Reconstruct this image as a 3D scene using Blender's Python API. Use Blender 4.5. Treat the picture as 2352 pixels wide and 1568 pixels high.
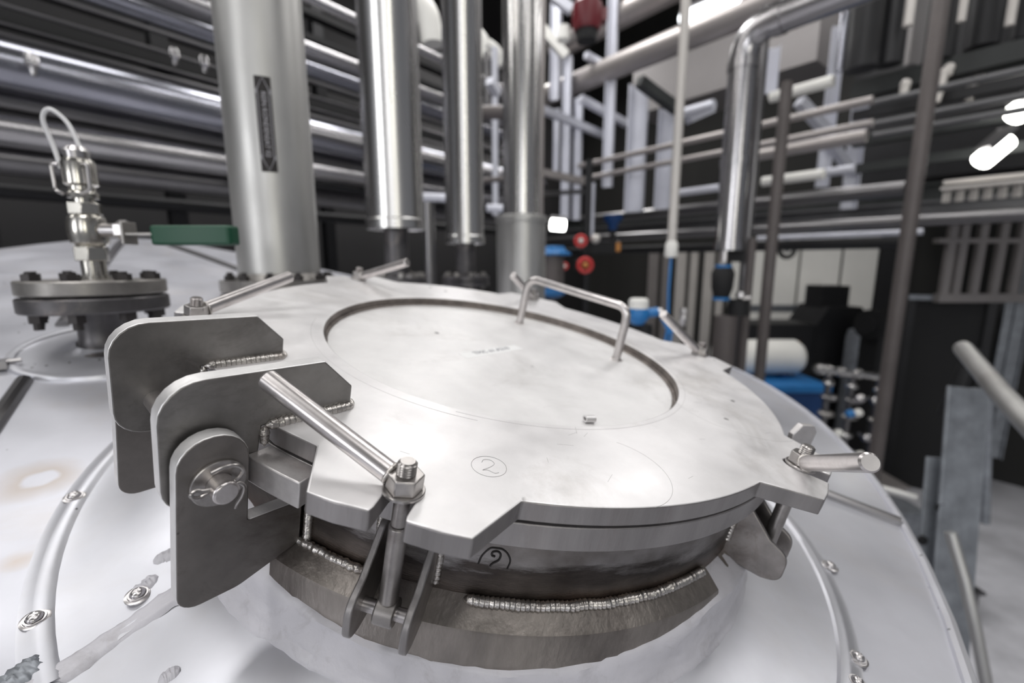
import bpy, bmesh, math, random
from mathutils import Vector, Matrix, Quaternion, noise
random.seed(7)
for o in list(bpy.data.objects): bpy.data.objects.remove(o)
COL = bpy.context.scene.collection
SC = bpy.context.scene
PI = math.pi
V3 = Vector
def R(d): return math.radians(d)

# ------------------------------------------------------------------ camera
PITCH = R(9.77); CAMZ = 3.0; F = 1045.0; CX = 1176.0; CY = 784.0
cd = bpy.data.cameras.new('camera'); cam = bpy.data.objects.new('camera', cd); COL.objects.link(cam)
cam.location = (0, 0, CAMZ); cam.rotation_euler = (PI/2 - PITCH, 0, 0)
cd.sensor_width = 36; cd.lens = 36*F/2352; cd.clip_start = 0.02; cd.clip_end = 100
cd.dof.use_dof = True; cd.dof.focus_distance = 0.275; cd.dof.aperture_fstop = 4.2; cd.dof.aperture_blades = 9
SC.camera = cam
# ------------------------------------------------------------------ world and exposure
w = bpy.data.worlds.new('world'); SC.world = w; w.use_nodes = True
w.node_tree.nodes['Background'].inputs[0].default_value = (0.62, 0.64, 0.70, 1)
w.node_tree.nodes['Background'].inputs[1].default_value = 0.25
SC.view_settings.view_transform = 'Standard'; SC.view_settings.look = 'None'
SC.view_settings.exposure = 0.08; SC.view_settings.gamma = 1.0; SC.view_settings.use_curve_mapping = False
# ------------------------------------------------------------------ the hall's ceiling lamps
def area(name, loc, rot, sx, sy, power, col=(1, 0.985, 0.97)):
    l = bpy.data.lights.new(name, 'AREA'); l.shape = 'RECTANGLE'; l.size = sx; l.size_y = sy
    l.energy = power; l.color = col
    o = bpy.data.objects.new(name, l); COL.objects.link(o); o.location = loc; o.rotation_euler = rot
    return o
LAMPS = [(-2.6, 2.2, 6.6, 60), (-0.4, 4.6, 7.0, 150), (1.6, 2.6, 6.8, 80), (-1.4, -0.6, 6.6, 75), (1.4, -0.8, 6.6, 60),
         (3.6, 5.6, 6.6, 110), (5.2, 2.4, 6.6, 70), (-3.0, -3.2, 6.6, 60), (0.4, 8.0, 6.8, 160), (3.4, -2.2, 6.6, 40), (-4.6, 0.6, 6.4, 50)]
for i, (x, y, z, p) in enumerate(LAMPS):
    area('ceiling_lamp_light', (x, y, z), (0, 0, R(52)), 2.6, 0.7, p*0.68)
for hx, hz, hw, hp_, hc in ((.1, 4.7, 1.7, 62, (.98, .98, 1)), (3.4, 4.7, 1.3, 70, (1, .98, .88)), (-6.2, 4.5, 3.0, 210, (.97, .98, 1))):   # unseen area lights added behind the photographer for streaks on the pipes
    area('added_rear_light', (hx, -8.0, hz), (R(90), 0, 0), hw, 3.0, hp_, hc)

# ------------------------------------------------------------------ helpers: materials
def mat(name, col, metal=0.0, rough=0.5, var=0.0, scale=6.0, stain=None, stain_amt=0.0, stain_scale=4.0, bump=0.0,
        bump_scale=60.0, stretch=(1, 1, 1), rvar=0.0, emit=None, estr=0.0, spec=0.5, aniso=0.0, specks=0.0):
    m = bpy.data.materials.new(name); m.use_nodes = True
    nt = m.node_tree; N = nt.nodes; L = nt.links; b = N['Principled BSDF']
    b.inputs['Base Color'].default_value = (*col, 1); b.inputs['Metallic'].default_value = metal
    b.inputs['Roughness'].default_value = rough
    b.inputs['Specular IOR Level'].default_value = spec
    if aniso: b.inputs['Anisotropic'].default_value = aniso
    if emit:
        b.inputs['Emission Color'].default_value = (*emit, 1); b.inputs['Emission Strength'].default_value = estr
    if var or stain or bump or rvar or specks:
        tc = N.new('ShaderNodeTexCoord'); mp = N.new('ShaderNodeMapping'); mp.inputs['Scale'].default_value = stretch
        L.new(tc.outputs['Object'], mp.inputs['Vector'])
    cur = None
    if var:
        n1 = N.new('ShaderNodeTexNoise'); n1.inputs['Scale'].default_value = scale; n1.inputs['Detail'].default_value = 6
        n1.inputs['Roughness'].default_value = 0.62
        L.new(mp.outputs[0], n1.inputs['Vector'])
        r = N.new('ShaderNodeValToRGB'); r.color_ramp.elements[0].position = 0.3; r.color_ramp.elements[1].position = 0.7
        r.color_ramp.elements[0].color = (*[c*(1-var) for c in col], 1)
        r.color_ramp.elements[1].color = (*[min(1, c*(1+var*0.6)) for c in col], 1)
        L.new(n1.outputs['Fac'], r.inputs[0]); cur = r.outputs[0]
    if stain:
        n2 = N.new('ShaderNodeTexNoise'); n2.inputs['Scale'].default_value = stain_scale; n2.inputs['Detail'].default_value = 9
        n2.inputs['Roughness'].default_value = 0.7; n2.inputs['Distortion'].default_value = 0.6
        L.new(mp.outputs[0], n2.inputs['Vector'])
        r2 = N.new('ShaderNodeValToRGB'); r2.color_ramp.elements[0].position = 0.52; r2.color_ramp.elements[1].position = 0.74
        r2.color_ramp.elements[0].color = (0, 0, 0, 1); r2.color_ramp.elements[1].color = (stain_amt,)*3+(1,)
        L.new(n2.outputs['Fac'], r2.inputs[0])
        mx = N.new('ShaderNodeMixRGB'); L.new(r2.outputs[0], mx.inputs[0])
        if cur: L.new(cur, mx.inputs[1])
        else: mx.inputs[1].default_value = (*col, 1)
        mx.inputs[2].default_value = (*stain, 1); cur = mx.outputs[0]
    if specks:
        vo = N.new('ShaderNodeTexVoronoi'); vo.inputs['Scale'].default_value = specks; L.new(tc.outputs['Object'], vo.inputs['Vector'])
        vs = N.new('ShaderNodeTexNoise'); vs.inputs['Scale'].default_value = specks*0.35; L.new(tc.outputs['Object'], vs.inputs['Vector'])
        rr = N.new('ShaderNodeValToRGB'); rr.color_ramp.elements[0].position = 0.07; rr.color_ramp.elements[1].position = 0.10
        rr.color_ramp.elements[0].color = (1, 1, 1, 1); rr.color_ramp.elements[1].color = (0, 0, 0, 1)
        L.new(vo.outputs['Distance'], rr.inputs[0])
        r3 = N.new('ShaderNodeValToRGB'); r3.color_ramp.elements[0].position = 0.57; r3.color_ramp.elements[1].position = 0.61
        L.new(vs.outputs['Fac'], r3.inputs[0])
        mu = N.new('ShaderNodeMath'); mu.operation = 'MULTIPLY'; L.new(rr.outputs[0], mu.inputs[0]); L.new(r3.outputs[0], mu.inputs[1])
        mx = N.new('ShaderNodeMixRGB'); L.new(mu.outputs[0], mx.inputs[0])
        if cur: L.new(cur, mx.inputs[1])
        else: mx.inputs[1].default_value = (*col, 1)
        mx.inputs[2].default_value = (0.05, 0.045, 0.045, 1); cur = mx.outputs[0]
    if cur: L.new(cur, b.inputs['Base Color'])
    if rvar:
        n3 = N.new('ShaderNodeTexNoise'); n3.inputs['Scale'].default_value = scale*2.2; n3.inputs['Detail'].default_value = 5
        L.new(mp.outputs[0], n3.inputs['Vector'])
        mr = N.new('ShaderNodeMapRange'); mr.inputs['To Min'].default_value = rough-rvar; mr.inputs['To Max'].default_value = rough+rvar
        mr.inputs['From Min'].default_value = 0.3; mr.inputs['From Max'].default_value = 0.7
        L.new(n3.outputs['Fac'], mr.inputs[0]); L.new(mr.outputs[0], b.inputs['Roughness'])
    if bump:
        n4 = N.new('ShaderNodeTexNoise'); n4.inputs['Scale'].default_value = bump_scale; n4.inputs['Detail'].default_value = 4
        L.new(mp.outputs[0], n4.inputs['Vector'])
        bp = N.new('ShaderNodeBump'); bp.inputs['Strength'].default_value = bump; bp.inputs['Distance'].default_value = 0.001
        L.new(n4.outputs['Fac'], bp.inputs['Height']); L.new(bp.outputs[0], b.inputs['Normal'])
    return m
M = {}
M['lid'] = mat('brushed_plate', (0.84, 0.825, 0.83), 0.50, 0.38, 0.10, 14, (0.44, 0.41, 0.38), 0.6, 7, 0.12, 90, rvar=0.07, specks=34)
M['disc'] = mat('disc_plate', (0.82, 0.81, 0.81), 0.45, 0.46, 0.09, 16, (0.45, 0.43, 0.41), 0.45, 9, 0.12, 90, rvar=0.05, specks=28)
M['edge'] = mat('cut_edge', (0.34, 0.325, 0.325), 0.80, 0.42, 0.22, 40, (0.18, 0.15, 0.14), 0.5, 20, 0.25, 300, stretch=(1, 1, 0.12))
M['edgeb'] = mat('bright_cut_edge', (0.78, 0.77, 0.77), 0.55, 0.36, 0.10, 60, bump=0.15, bump_scale=300)
M['edgem'] = mat('ground_block_steel', (0.62, 0.60, 0.60), 0.7, 0.40, 0.2, 40, (0.3, 0.22, 0.2), 0.5, 20, 0.2, 200)
M['ductm'] = mat('grey_duct_sheet', (0.26, 0.245, 0.245), 0.2, 0.5, 0.1, 1)
M['galvd'] = mat('dull_grey_steel', (0.13, 0.13, 0.135), 0.5, 0.45, 0.2, 3)
M['pad'] = mat('ground_pad_steel', (0.27, 0.245, 0.225), 0.75, 0.42, 0.45, 22, (0.07, 0.055, 0.05), 0.9, 9, 0.5, 240, stretch=(1, 1, .35))
M['grime_shade'] = mat('grimy_shaded_recess', (0.20, 0.175, 0.16), 0.6, 0.5, 0.4, 60, (0.05, 0.04, 0.035), 0.7, 45)  # recess wall's shadow band painted into the colour, with some grime
M['hinge'] = mat('hinge_plate', (0.27, 0.26, 0.25), 0.80, 0.44, 0.30, 26, (0.09, 0.08, 0.075), 0.85, 15, 0.10, 150, rvar=0.06)
M['hingeb'] = mat('bracket_plate', (0.22, 0.205, 0.195), 0.80, 0.46, 0.32, 20, (0.06, 0.045, 0.04), 0.9, 13, 0.12, 150, specks=60)
M['steel'] = mat('turned_steel', (0.62, 0.59, 0.585), 0.92, 0.30, 0.14, 60, (0.25, 0.22, 0.2), 0.4, 40)
M['bolt'] = mat('bolt_steel', (0.44, 0.42, 0.41), 0.92, 0.30, 0.2, 60, (0.15, 0.13, 0.12), 0.5, 50)
M['rod'] = mat('rod_steel', (0.36, 0.34, 0.33), 0.88, 0.38, 0.25, 50, (0.16, 0.13, 0.12), 0.6, 35)
M['thread'] = mat('thread_steel', (0.30, 0.28, 0.275), 0.9, 0.32)
M['weld'] = mat('weld_bead', (0.56, 0.535, 0.51), 0.95, 0.30, 0.35, 120, (0.25, 0.19, 0.15), 0.6, 60, 0.4, 500)
M['clevis'] = mat('clevis_plate', (0.27, 0.25, 0.24), 0.85, 0.42, 0.3, 40, (0.10, 0.07, 0.06), 0.85, 35, 0.2, 120)
M['gasket'] = mat('gasket', (0.02, 0.02, 0.02), 0, 0.8)
M['clad'] = mat('cladding_sheet', (0.60, 0.605, 0.655), 0.64, 0.38, 0.16, 3.5, (0.55, 0.49, 0.44), 0.35, 5.0, 0.05, 30, rvar=0.07, specks=45)
def halo(m, pts):
    nt = m.node_tree; N = nt.nodes; L = nt.links; b = N['Principled BSDF']; src = b.inputs['Base Color'].links[0].from_socket
    tc = N.new('ShaderNodeTexCoord'); nz_ = N.new('ShaderNodeTexNoise'); nz_.inputs['Scale'].default_value = 45; L.new(tc.outputs['Object'], nz_.inputs[0])
    for p, r0, r1, c, inner in pts:
        vm = N.new('ShaderNodeVectorMath'); vm.operation = 'DISTANCE'; L.new(tc.outputs['Object'], vm.inputs[0]); vm.inputs[1].default_value = p
        ad = N.new('ShaderNodeMath'); ad.operation = 'MULTIPLY_ADD'; L.new(nz_.outputs['Fac'], ad.inputs[0]); ad.inputs[1].default_value = .012; L.new(vm.outputs['Value'], ad.inputs[2])
        r = N.new('ShaderNodeValToRGB'); e = r.color_ramp.elements; e[0].position = 0; e[0].color = (0, 0, 0, 1); e[1].position = 1; e[1].color = (0, 0, 0, 1)
        mr = N.new('ShaderNodeMapRange'); mr.inputs['From Min'].default_value = 0; mr.inputs['From Max'].default_value = r1*1.4; L.new(ad.outputs[0], mr.inputs[0]); L.new(mr.outputs[0], r.inputs[0])
        k = e.new(r0/(r1*1.4)); k.color = (inner, inner, inner, 1); k = e.new(r0*1.25/(r1*1.4)); k.color = (.8, .8, .8, 1); k = e.new(.86); k.color = (0, 0, 0, 1)
        mx = N.new('ShaderNodeMixRGB'); L.new(r.outputs[0], mx.inputs[0]); L.new(src, mx.inputs[1]); mx.inputs[2].default_value = (*c, 1); src = mx.outputs[0]
    L.new(src, b.inputs['Base Color'])
halo(M['clad'], [((.7264, -1.025, 2.8074), .016, .034, (.50, .44, .40), 0.0), ((.7878, -1.1064, 2.7827), .006, .016, (.52, .45, .40), .6)])
M['cladr'] = mat('collar_sheet', (0.62, 0.625, 0.67), 0.64, 0.35, 0.14, 5, (0.55, 0.53, 0.52), 0.35, 8, 0.05, 40, rvar=0.05, specks=50)
M['seal'] = mat('sealant', (0.60, 0.59, 0.63), 0, 0.40, 0.08, 30, (0.28, 0.26, 0.26), 0.45, 42, 0.5, 130)
M['screw'] = mat('screw_steel', (0.6, 0.58, 0.58), 0.95, 0.28)
M['satin'] = mat('satin_pipe', (0.58, 0.575, 0.56), 0.85, 0.42, 0.14, 7, (0.36, 0.335, 0.32), 0.6, 4, stretch=(1, 1, 0.35), rvar=0.05)
M['chrome'] = mat('polished_cladding', (0.62, 0.61, 0.60), 1.0, 0.27, 0.05, 3, bump=0.06, bump_scale=5, stretch=(1, 1, 0.15), rvar=0.04)
M['alu'] = mat('aluminium_cladding', (0.46, 0.45, 0.46), 0.95, 0.24, 0.12, 3, bump=0.05, bump_scale=6)
M['alub'] = mat('bluish_aluminium_cladding', (0.33, 0.335, 0.38), 0.95, 0.22, 0.12, 3)
M['alud'] = mat('dull_aluminium', (0.20, 0.195, 0.20), 0.9, 0.30, 0.12, 3)
M['flange'] = mat('dark_flange', (0.12, 0.115, 0.12), 0.75, 0.42, 0.3, 25, (0.35, 0.30, 0.27), 0.5, 18)
M['flangel'] = mat('pale_flange', (0.33, 0.315, 0.30), 0.75, 0.38, 0.25, 25)
M['fbolt'] = mat('dark_bolt', (0.06, 0.055, 0.055), 0.6, 0.45)
M['brass'] = mat('nickel_valve', (0.55, 0.53, 0.49), 0.95, 0.22, 0.15, 30)
M['green'] = mat('green_grip', (0.005, 0.065, 0.032), 0, 0.42)
M['wire'] = mat('white_cable', (0.75, 0.75, 0.76), 0, 0.4)
M['black'] = mat('black_paint', (0.006, 0.006, 0.007), 0, 0.7)
M['dark'] = mat('dark_steel', (0.016, 0.016, 0.018), 0.3, 0.5, 0.3, 2)
M['dkgreen'] = mat('dark_grey_green_steel', (0.03, 0.033, 0.033), 0.3, 0.5, 0.3, 2)
M['wallm'] = mat('dark_wall_paint', (0.020, 0.019, 0.020), 0, 0.8, 0.3, 0.6)
M['wallb'] = mat('grey_green_wall', (0.018, 0.0175, 0.016), 0, 0.7, 0.35, 1.2, stretch=(1, 1, 0.1))
M['ceil'] = mat('dark_ceiling_paint', (0.006, 0.006, 0.007), 0, 0.9, 0.3, 0.6)
M['floor'] = mat('concrete', (0.62, 0.62, 0.66), 0, 0.55, 0.3, 1.6, (0.34, 0.34, 0.36), 0.7, 1.1, 0.1, 20)
M['white'] = mat('white_panel', (0.82, 0.81, 0.77), 0, 0.5, 0.08, 1)
M['wsteel'] = mat('pale_galvanised_steel', (0.62, 0.63, 0.70), 0.25, 0.45, 0.10, 4)
M['galv'] = mat('galvanised_steel', (0.30, 0.32, 0.35), 0.45, 0.45, 0.3, 14, (0.18, 0.19, 0.21), 0.6, 9)
M['beige'] = mat('beige_pipe', (0.60, 0.57, 0.54), 0.2, 0.4, 0.08, 3)
M['tan'] = mat('grey_beige_pipe', (0.40, 0.37, 0.36), 0.55, 0.40, 0.08, 3)
M['brown'] = mat('brown_grey_pipe', (0.125, 0.11, 0.107), 0.3, 0.5, 0.15, 5)
M['red'] = mat('red_paint', (0.12, 0.008, 0.014), 0, 0.4)
M['redb'] = mat('bright_red_plastic', (0.62, 0.05, 0.05), 0, 0.35)
M['orange'] = mat('orange_label', (0.55, 0.24, 0.06), 0, 0.5)
M['blue'] = mat('blue_paint', (0.02, 0.17, 0.45), 0, 0.35)
M['blued'] = mat('deep_blue_paint', (0.006, 0.045, 0.16), 0, 0.4)
M['lamp'] = mat('lamp_glass', (0.9, 0.9, 0.88), 0, 0.4, emit=(1.0, 0.99, 0.93), estr=9)
M['lampc'] = mat('cool_lamp_tube', (0.9, 0.9, 0.9), 0, 0.4, emit=(0.93, 0.96, 1.0), estr=3.5)
M['paper'] = mat('paper_tape', (0.86, 0.86, 0.86), 0, 0.5)
M['ink'] = mat('grey_ink', (0.22, 0.22, 0.25), 0, 0.6)
M['pencil'] = mat('pencil_line', (0.46, 0.45, 0.45), 0.2, 0.5)
M['marker'] = mat('black_marker', (0.015, 0.012, 0.012), 0, 0.6)
M['markerw'] = mat('marker_white', (0.45, 0.44, 0.47), 0, 0.5)

def neck_material():
    m = bpy.data.materials.new('heat_tinted_steel'); m.use_nodes = True
    nt = m.node_tree; N = nt.nodes; L = nt.links; b = N['Principled BSDF']
    tc = N.new('ShaderNodeTexCoord'); sp = N.new('ShaderNodeSeparateXYZ'); L.new(tc.outputs['Object'], sp.inputs[0])
    mp = N.new('ShaderNodeMapping'); mp.inputs['Scale'].default_value = (1, 1, 5); L.new(tc.outputs['Object'], mp.inputs[0])
    n = N.new('ShaderNodeTexNoise'); n.inputs['Scale'].default_value = 9; n.inputs['Detail'].default_value = 8; n.inputs['Roughness'].default_value = .7
    L.new(mp.outputs[0], n.inputs[0])
    ad = N.new('ShaderNodeMath'); ad.operation = 'MULTIPLY_ADD'; L.new(n.outputs['Fac'], ad.inputs[0]); ad.inputs[1].default_value = .05; L.new(sp.outputs[2], ad.inputs[2])
    mr = N.new('ShaderNodeMapRange'); mr.inputs['From Min'].default_value = -.115; mr.inputs['From Max'].default_value = .005
    L.new(ad.outputs[0], mr.inputs[0])
    r = N.new('ShaderNodeValToRGB'); cr = r.color_ramp
    cr.elements[0].position = 0; cr.elements[0].color = (.13, .118, .11, 1)
    cr.elements[1].position = 1; cr.elements[1].color = (.33, .315, .31, 1)
    for p, c in ((.18, (.20, .18, .16)), (.34, (.06, .05, .045)), (.45, (.11, .08, .065)), (.55, (.10, .085, .075)), (.64, (.045, .038, .035)), (.70, (.26, .25, .25))):
        e = cr.elements.new(p); e.color = (*c, 1)
    L.new(mr.outputs[0], r.inputs[0])
    n2 = N.new('ShaderNodeTexNoise'); n2.inputs['Scale'].default_value = 30; n2.inputs['Detail'].default_value = 7
    L.new(tc.outputs['Object'], n2.inputs[0])
    r2 = N.new('ShaderNodeValToRGB'); r2.color_ramp.elements[0].position = .35; r2.color_ramp.elements[0].color = (.55, .52, .5, 1); r2.color_ramp.elements[1].position = .65; r2.color_ramp.elements[1].color = (1.2, 1.2, 1.2, 1)
    L.new(n2.outputs['Fac'], r2.inputs[0])
    mu = N.new('ShaderNodeMixRGB'); mu.blend_type = 'MULTIPLY'; mu.inputs[0].default_value = 1
    L.new(r.outputs[0], mu.inputs[1]); L.new(r2.outputs[0], mu.inputs[2]); L.new(mu.outputs[0], b.inputs['Base Color'])
    b.inputs['Metallic'].default_value = .8; b.inputs['Roughness'].default_value = .40
    bp = N.new('ShaderNodeBump'); bp.inputs['Strength'].default_value = .25; bp.inputs['Distance'].default_value = .0006
    n3 = N.new('ShaderNodeTexNoise'); n3.inputs['Scale'].default_value = 260; L.new(mp.outputs[0], n3.inputs[0])
    L.new(n3.outputs['Fac'], bp.inputs['Height']); L.new(bp.outputs[0], b.inputs['Normal'])
    return m
M['neck'] = neck_material()

# ------------------------------------------------------------------ helpers: objects
def finish(bm, name, m, parent=None, mw=None, smooth=35, bevel=0, bseg=2):
    me = bpy.data.meshes.new(name); bmesh.ops.recalc_face_normals(bm, faces=bm.faces[:]) if len(bm.faces) else None
    bm.to_mesh(me); bm.free()
    if smooth:
        me.shade_smooth(); me.set_sharp_from_angle(angle=R(smooth))
    me.materials.append(M[m] if isinstance(m, str) else m)
    o = bpy.data.objects.new(name, me); COL.objects.link(o)
    if parent: o.parent = parent
    if mw is not None: o.matrix_world = mw
    if bevel:
        b = o.modifiers.new('bevel', 'BEVEL'); b.width = bevel; b.segments = bseg; b.limit_method = 'ANGLE'; b.angle_limit = R(40)
        b.harden_normals = False
    return o
def tag(o, label=None, cat=None, group=None, kind=None):
    if label: o['label'] = label
    if cat: o['category'] = cat
    if group: o['group'] = group
    if kind: o['kind'] = kind
    return o
def thing(name, label, cat, loc=(0, 0, 0), rot=None, group=None):
    o = bpy.data.objects.new(name, None); COL.objects.link(o); o.empty_display_size = .05
    if rot is None: o.location = loc
    else: o.matrix_world = Matrix.Translation(V3(loc)) @ rot.to_4x4()
    return tag(o, label, cat, group)
def copytree(o, parent=None):
    c = o.copy(); COL.objects.link(c); c.parent = parent
    for ch in list(o.children): copytree(ch, c)
    return c
def edges(o, mname, ax):
    # second material on the sawn edge faces of a plate whose broad faces look along ax
    o.data.materials.append(M[mname]); ax = V3(ax).normalized()
    for p in o.data.polygons:
        if abs(p.normal.dot(ax)) < .6: p.material_index = 1
# shapes (all add into a bmesh)
def box(bm, c, s, rot=None):
    g = bmesh.ops.create_cube(bm, size=1)['verts']
    mt = Matrix.Translation(V3(c)) @ (rot.to_4x4() if rot else Matrix.Identity(4)) @ Matrix.Diagonal((*s, 1))
    bmesh.ops.transform(bm, matrix=mt, verts=g); return g
def zrot(d):
    d = V3(d).normalized(); return V3((0, 0, 1)).rotation_difference(d).to_matrix()
def cyl(bm, a, b, r, r2=None, seg=20, caps=True):
    a = V3(a); b = V3(b); d = b-a
    g = bmesh.ops.create_cone(bm, cap_ends=caps, segments=seg, radius1=r, radius2=r if r2 is None else r2, depth=d.length)['verts']
    bmesh.ops.transform(bm, matrix=Matrix.Translation((a+b)/2) @ zrot(d).to_4x4(), verts=g); return g
def bar(bm, a, b, w_, h_, up=(0, 0, 1)):
    a = V3(a); b = V3(b); d = (b-a); z = d.normalized(); u = V3(up)
    if abs(z.dot(u)) > .98: u = V3((0, 1, 0))
    x = u.cross(z).normalized(); y = z.cross(x)
    rm = Matrix((x, y, z)).transposed()
    box(bm, (a+b)/2, (w_, h_, d.length), rm)
def ball(bm, c, r, s=(1, 1, 1), seg=14):
    g = bmesh.ops.create_uvsphere(bm, u_segments=seg, v_segments=max(6, seg*2//3), radius=r)['verts']
    bmesh.ops.transform(bm, matrix=Matrix.Translation(V3(c)) @ Matrix.Diagonal((*s, 1)), verts=g)
def tube(bm, pts, r, seg=10, closed=False, caps=True, flat=1.0, rs=None):
    pts = [V3(p) for p in pts]; n = len(pts); rings = []
    t0 = (pts[1]-pts[0]).normalized()
    nrm = t0.orthogonal().normalized()
    for i, p in enumerate(pts):
        if closed: t = (pts[(i+1) % n]-pts[i-1]).normalized()
        elif i == 0: t = t0
        elif i == n-1: t = (pts[-1]-pts[-2]).normalized()
        else: t = ((pts[i+1]-p).normalized()+(p-pts[i-1]).normalized()).normalized()
        nrm = (nrm-t*nrm.dot(t)).normalized(); bn = t.cross(nrm)
        rr = rs[i] if rs else r
        rings.append([bm.verts.new(p+nrm*math.cos(2*PI*k/seg)*rr+bn*math.sin(2*PI*k/seg)*rr*flat) for k in range(seg)])
    m_ = n if closed else n-1
    for i in range(m_):
        A = rings[i]; B = rings[(i+1) % n]
        for k in range(seg): bm.faces.new((A[k], A[(k+1) % seg], B[(k+1) % seg], B[k]))
    if caps and not closed:
        bm.faces.new(rings[0][::-1]); bm.faces.new(rings[-1])
def lathe(bm, prof, seg=48, a0=0, a1=360, jit=None, mt=None):
    full = abs(a1-a0-360) < 1e-6; n = seg if full else seg+1; rings = []
    for i in range(n):
        a = R(a0+(a1-a0)*i/seg); ring = []
        for j, (r, z) in enumerate(prof):
            if jit: r, z = jit(a, j, r, z)
            p = V3((r*math.cos(a), r*math.sin(a), z)); ring.append(bm.verts.new(mt @ p if mt else p))
        rings.append(ring)
    for i in range(seg):
        A = rings[i]; B = rings[(i+1) % n]
        for j in range(len(prof)-1): bm.faces.new((A[j], B[j], B[j+1], A[j+1]))
    return rings
def prism(bm, pts, z0, z1, mt=None):
    f = lambda p, z: (mt @ V3((p[0], p[1], z))) if mt else V3((p[0], p[1], z))
    A = [bm.verts.new(f(p, z0)) for p in pts]; B = [bm.verts.new(f(p, z1)) for p in pts]
    n = len(pts)
    for i in range(n): bm.faces.new((A[i], A[(i+1) % n], B[(i+1) % n], B[i]))
    bm.faces.new(A[::-1]); bm.faces.new(B)
def roundpoly(pts, rad, seg=6):
    out = []; n = len(pts)
    for i, p in enumerate(pts):
        r = rad[i] if isinstance(rad, (list, tuple)) else rad
        p = V3((*p, 0)); a = V3((*pts[i-1], 0)); b = V3((*pts[(i+1) % n], 0))
        if r <= 0: out.append((p.x, p.y)); continue
        da = (a-p).normalized(); db = (b-p).normalized(); th = da.angle(db); t = min(r/math.tan(th/2), (a-p).length*.49, (b-p).length*.49)
        rr = t*math.tan(th/2); c = p+(da+db).normalized()*(rr/math.sin(th/2))
        s = p+da*t; e = p+db*t; v0 = s-c; v1 = e-c; ang = v0.angle(v1); sg = 1 if v0.cross(v1).z > 0 else -1
        for k in range(seg+1):
            q = c+Quaternion((0, 0, 1), sg*ang*k/seg) @ v0; out.append((q.x, q.y))
    return out
def hexpts(r, a0=0): return [(r*math.cos(R(60*k)+a0), r*math.sin(R(60*k)+a0)) for k in range(6)]
def arcpts(p0, p1, p2, n=14):   # quadratic bend
    p0, p1, p2 = V3(p0), V3(p1), V3(p2)
    return [(1-t)**2*p0+2*t*(1-t)*p1+t*t*p2 for t in [i/n for i in range(n+1)]]
def fillet(pts, r, n=8):        # polyline with rounded corners, 3-D
    out = [V3(pts[0])]
    for i in range(1, len(pts)-1):
        p = V3(pts[i]); a = (V3(pts[i-1])-p); b = (V3(pts[i+1])-p); t = min(r, a.length*.49, b.length*.49)
        out += arcpts(p+a.normalized()*t, p, p+b.normalized()*t, n)
    return out+[V3(pts[-1])]
def spline(pts, n=8):
    P = [V3(p) for p in pts]; P = [2*P[0]-P[1]]+P+[2*P[-1]-P[-2]]; out = []
    for i in range(1, len(P)-2):
        for k in range(n):
            t = k/n; a, b, c, d = P[i-1], P[i], P[i+1], P[i+2]
            out.append(.5*((2*b)+(c-a)*t+(2*a-5*b+4*c-d)*t*t+(3*b-a-3*c+d)*t**3))
    return out+[P[-2]]
def weld(bm, pts, r, step=.0028, flat=1.0, seg=8):
    pts = [V3(p) for p in pts]; acc = []; 
    for i in range(len(pts)-1):
        d = (pts[i+1]-pts[i]); k = max(1, int(d.length/(step/4)))
        acc += [pts[i]+d*(j/k) for j in range(k)]
    acc.append(pts[-1]); rs = []
    for i, p in enumerate(acc):
        ph = (i % 4)/4.; e = min(1, (i+1)/5, (len(acc)-i)/5)
        rs.append(r*e*(.84+.26*ph)*(1+.14*noise.noise(p*160)))
    tube(bm, acc, r, seg, rs=rs, flat=flat)
def textmesh(s, size, ext=.0001):
    c = bpy.data.curves.new('txt', 'FONT'); c.body = s; c.size = size; c.extrude = ext; c.align_x = 'CENTER'; c.align_y = 'CENTER'
    c.resolution_u = 2
    o = bpy.data.objects.new('txt', c); COL.objects.link(o); bpy.context.view_layer.update()
    me = bpy.data.meshes.new_from_object(o.evaluated_get(bpy.context.evaluated_depsgraph_get()))
    bpy.data.objects.remove(o); return me

# points and directions measured off the photograph
CP, SP = math.cos(PITCH), math.sin(PITCH)
def ray(px, py):
    x = (px-CX)/F; y = (py-CY)/F
    return V3((x, CP-y*SP, -SP-y*CP))
def at(px, py, Y):
    d = ray(px, py); return V3((0, 0, CAMZ))+d*(Y/d.y)
D1 = ray(2000, 620); D1.z = 0; D1.normalize()
D2 = ray(340, 588); D2.z = 0; D2.normalize()
def run(px, py, Y, D, px2):     # from a point, along a horizontal direction, until it is seen at column px2
    P = at(px, py, Y); k = (px2-CX)/F
    # X = k * depth ; depth = y*CP - (z-CAMZ)*SP
    dz = (P.z-CAMZ)*SP
    t = (k*(P.y*CP-dz)-P.x)/(D.x-k*D.y*CP)
    return P, P+D*t
ML = Matrix(((0.98233643, 0, 0.18712334), (0.02214205, 0.99297448, -0.11623856), (-0.1858087, 0.11832867, 0.97543501)))
CL = V3((-0.00680852, 0.50499643, 2.91158284))
MW = Matrix.Translation(CL) @ ML.to_4x4()
MWI = MW.inverted()
def L2W(a, b, h): return MW @ V3((a, b, h))
AX, AY, TH, TS, TW, TR = -1.1545, 1.4098, 3.0735, .2399, .1569, 1.879
def zc(x, y):
    r = math.hypot(x-AX, y-AY); return TH-TS*(math.sqrt(r*r+TW*TW)-TW)
def cone_n(x, y):
    e = 1e-3; return V3((-(zc(x+e, y)-zc(x-e, y))/(2*e), -(zc(x, y+e)-zc(x, y-e))/(2*e), 1)).normalized()

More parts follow.
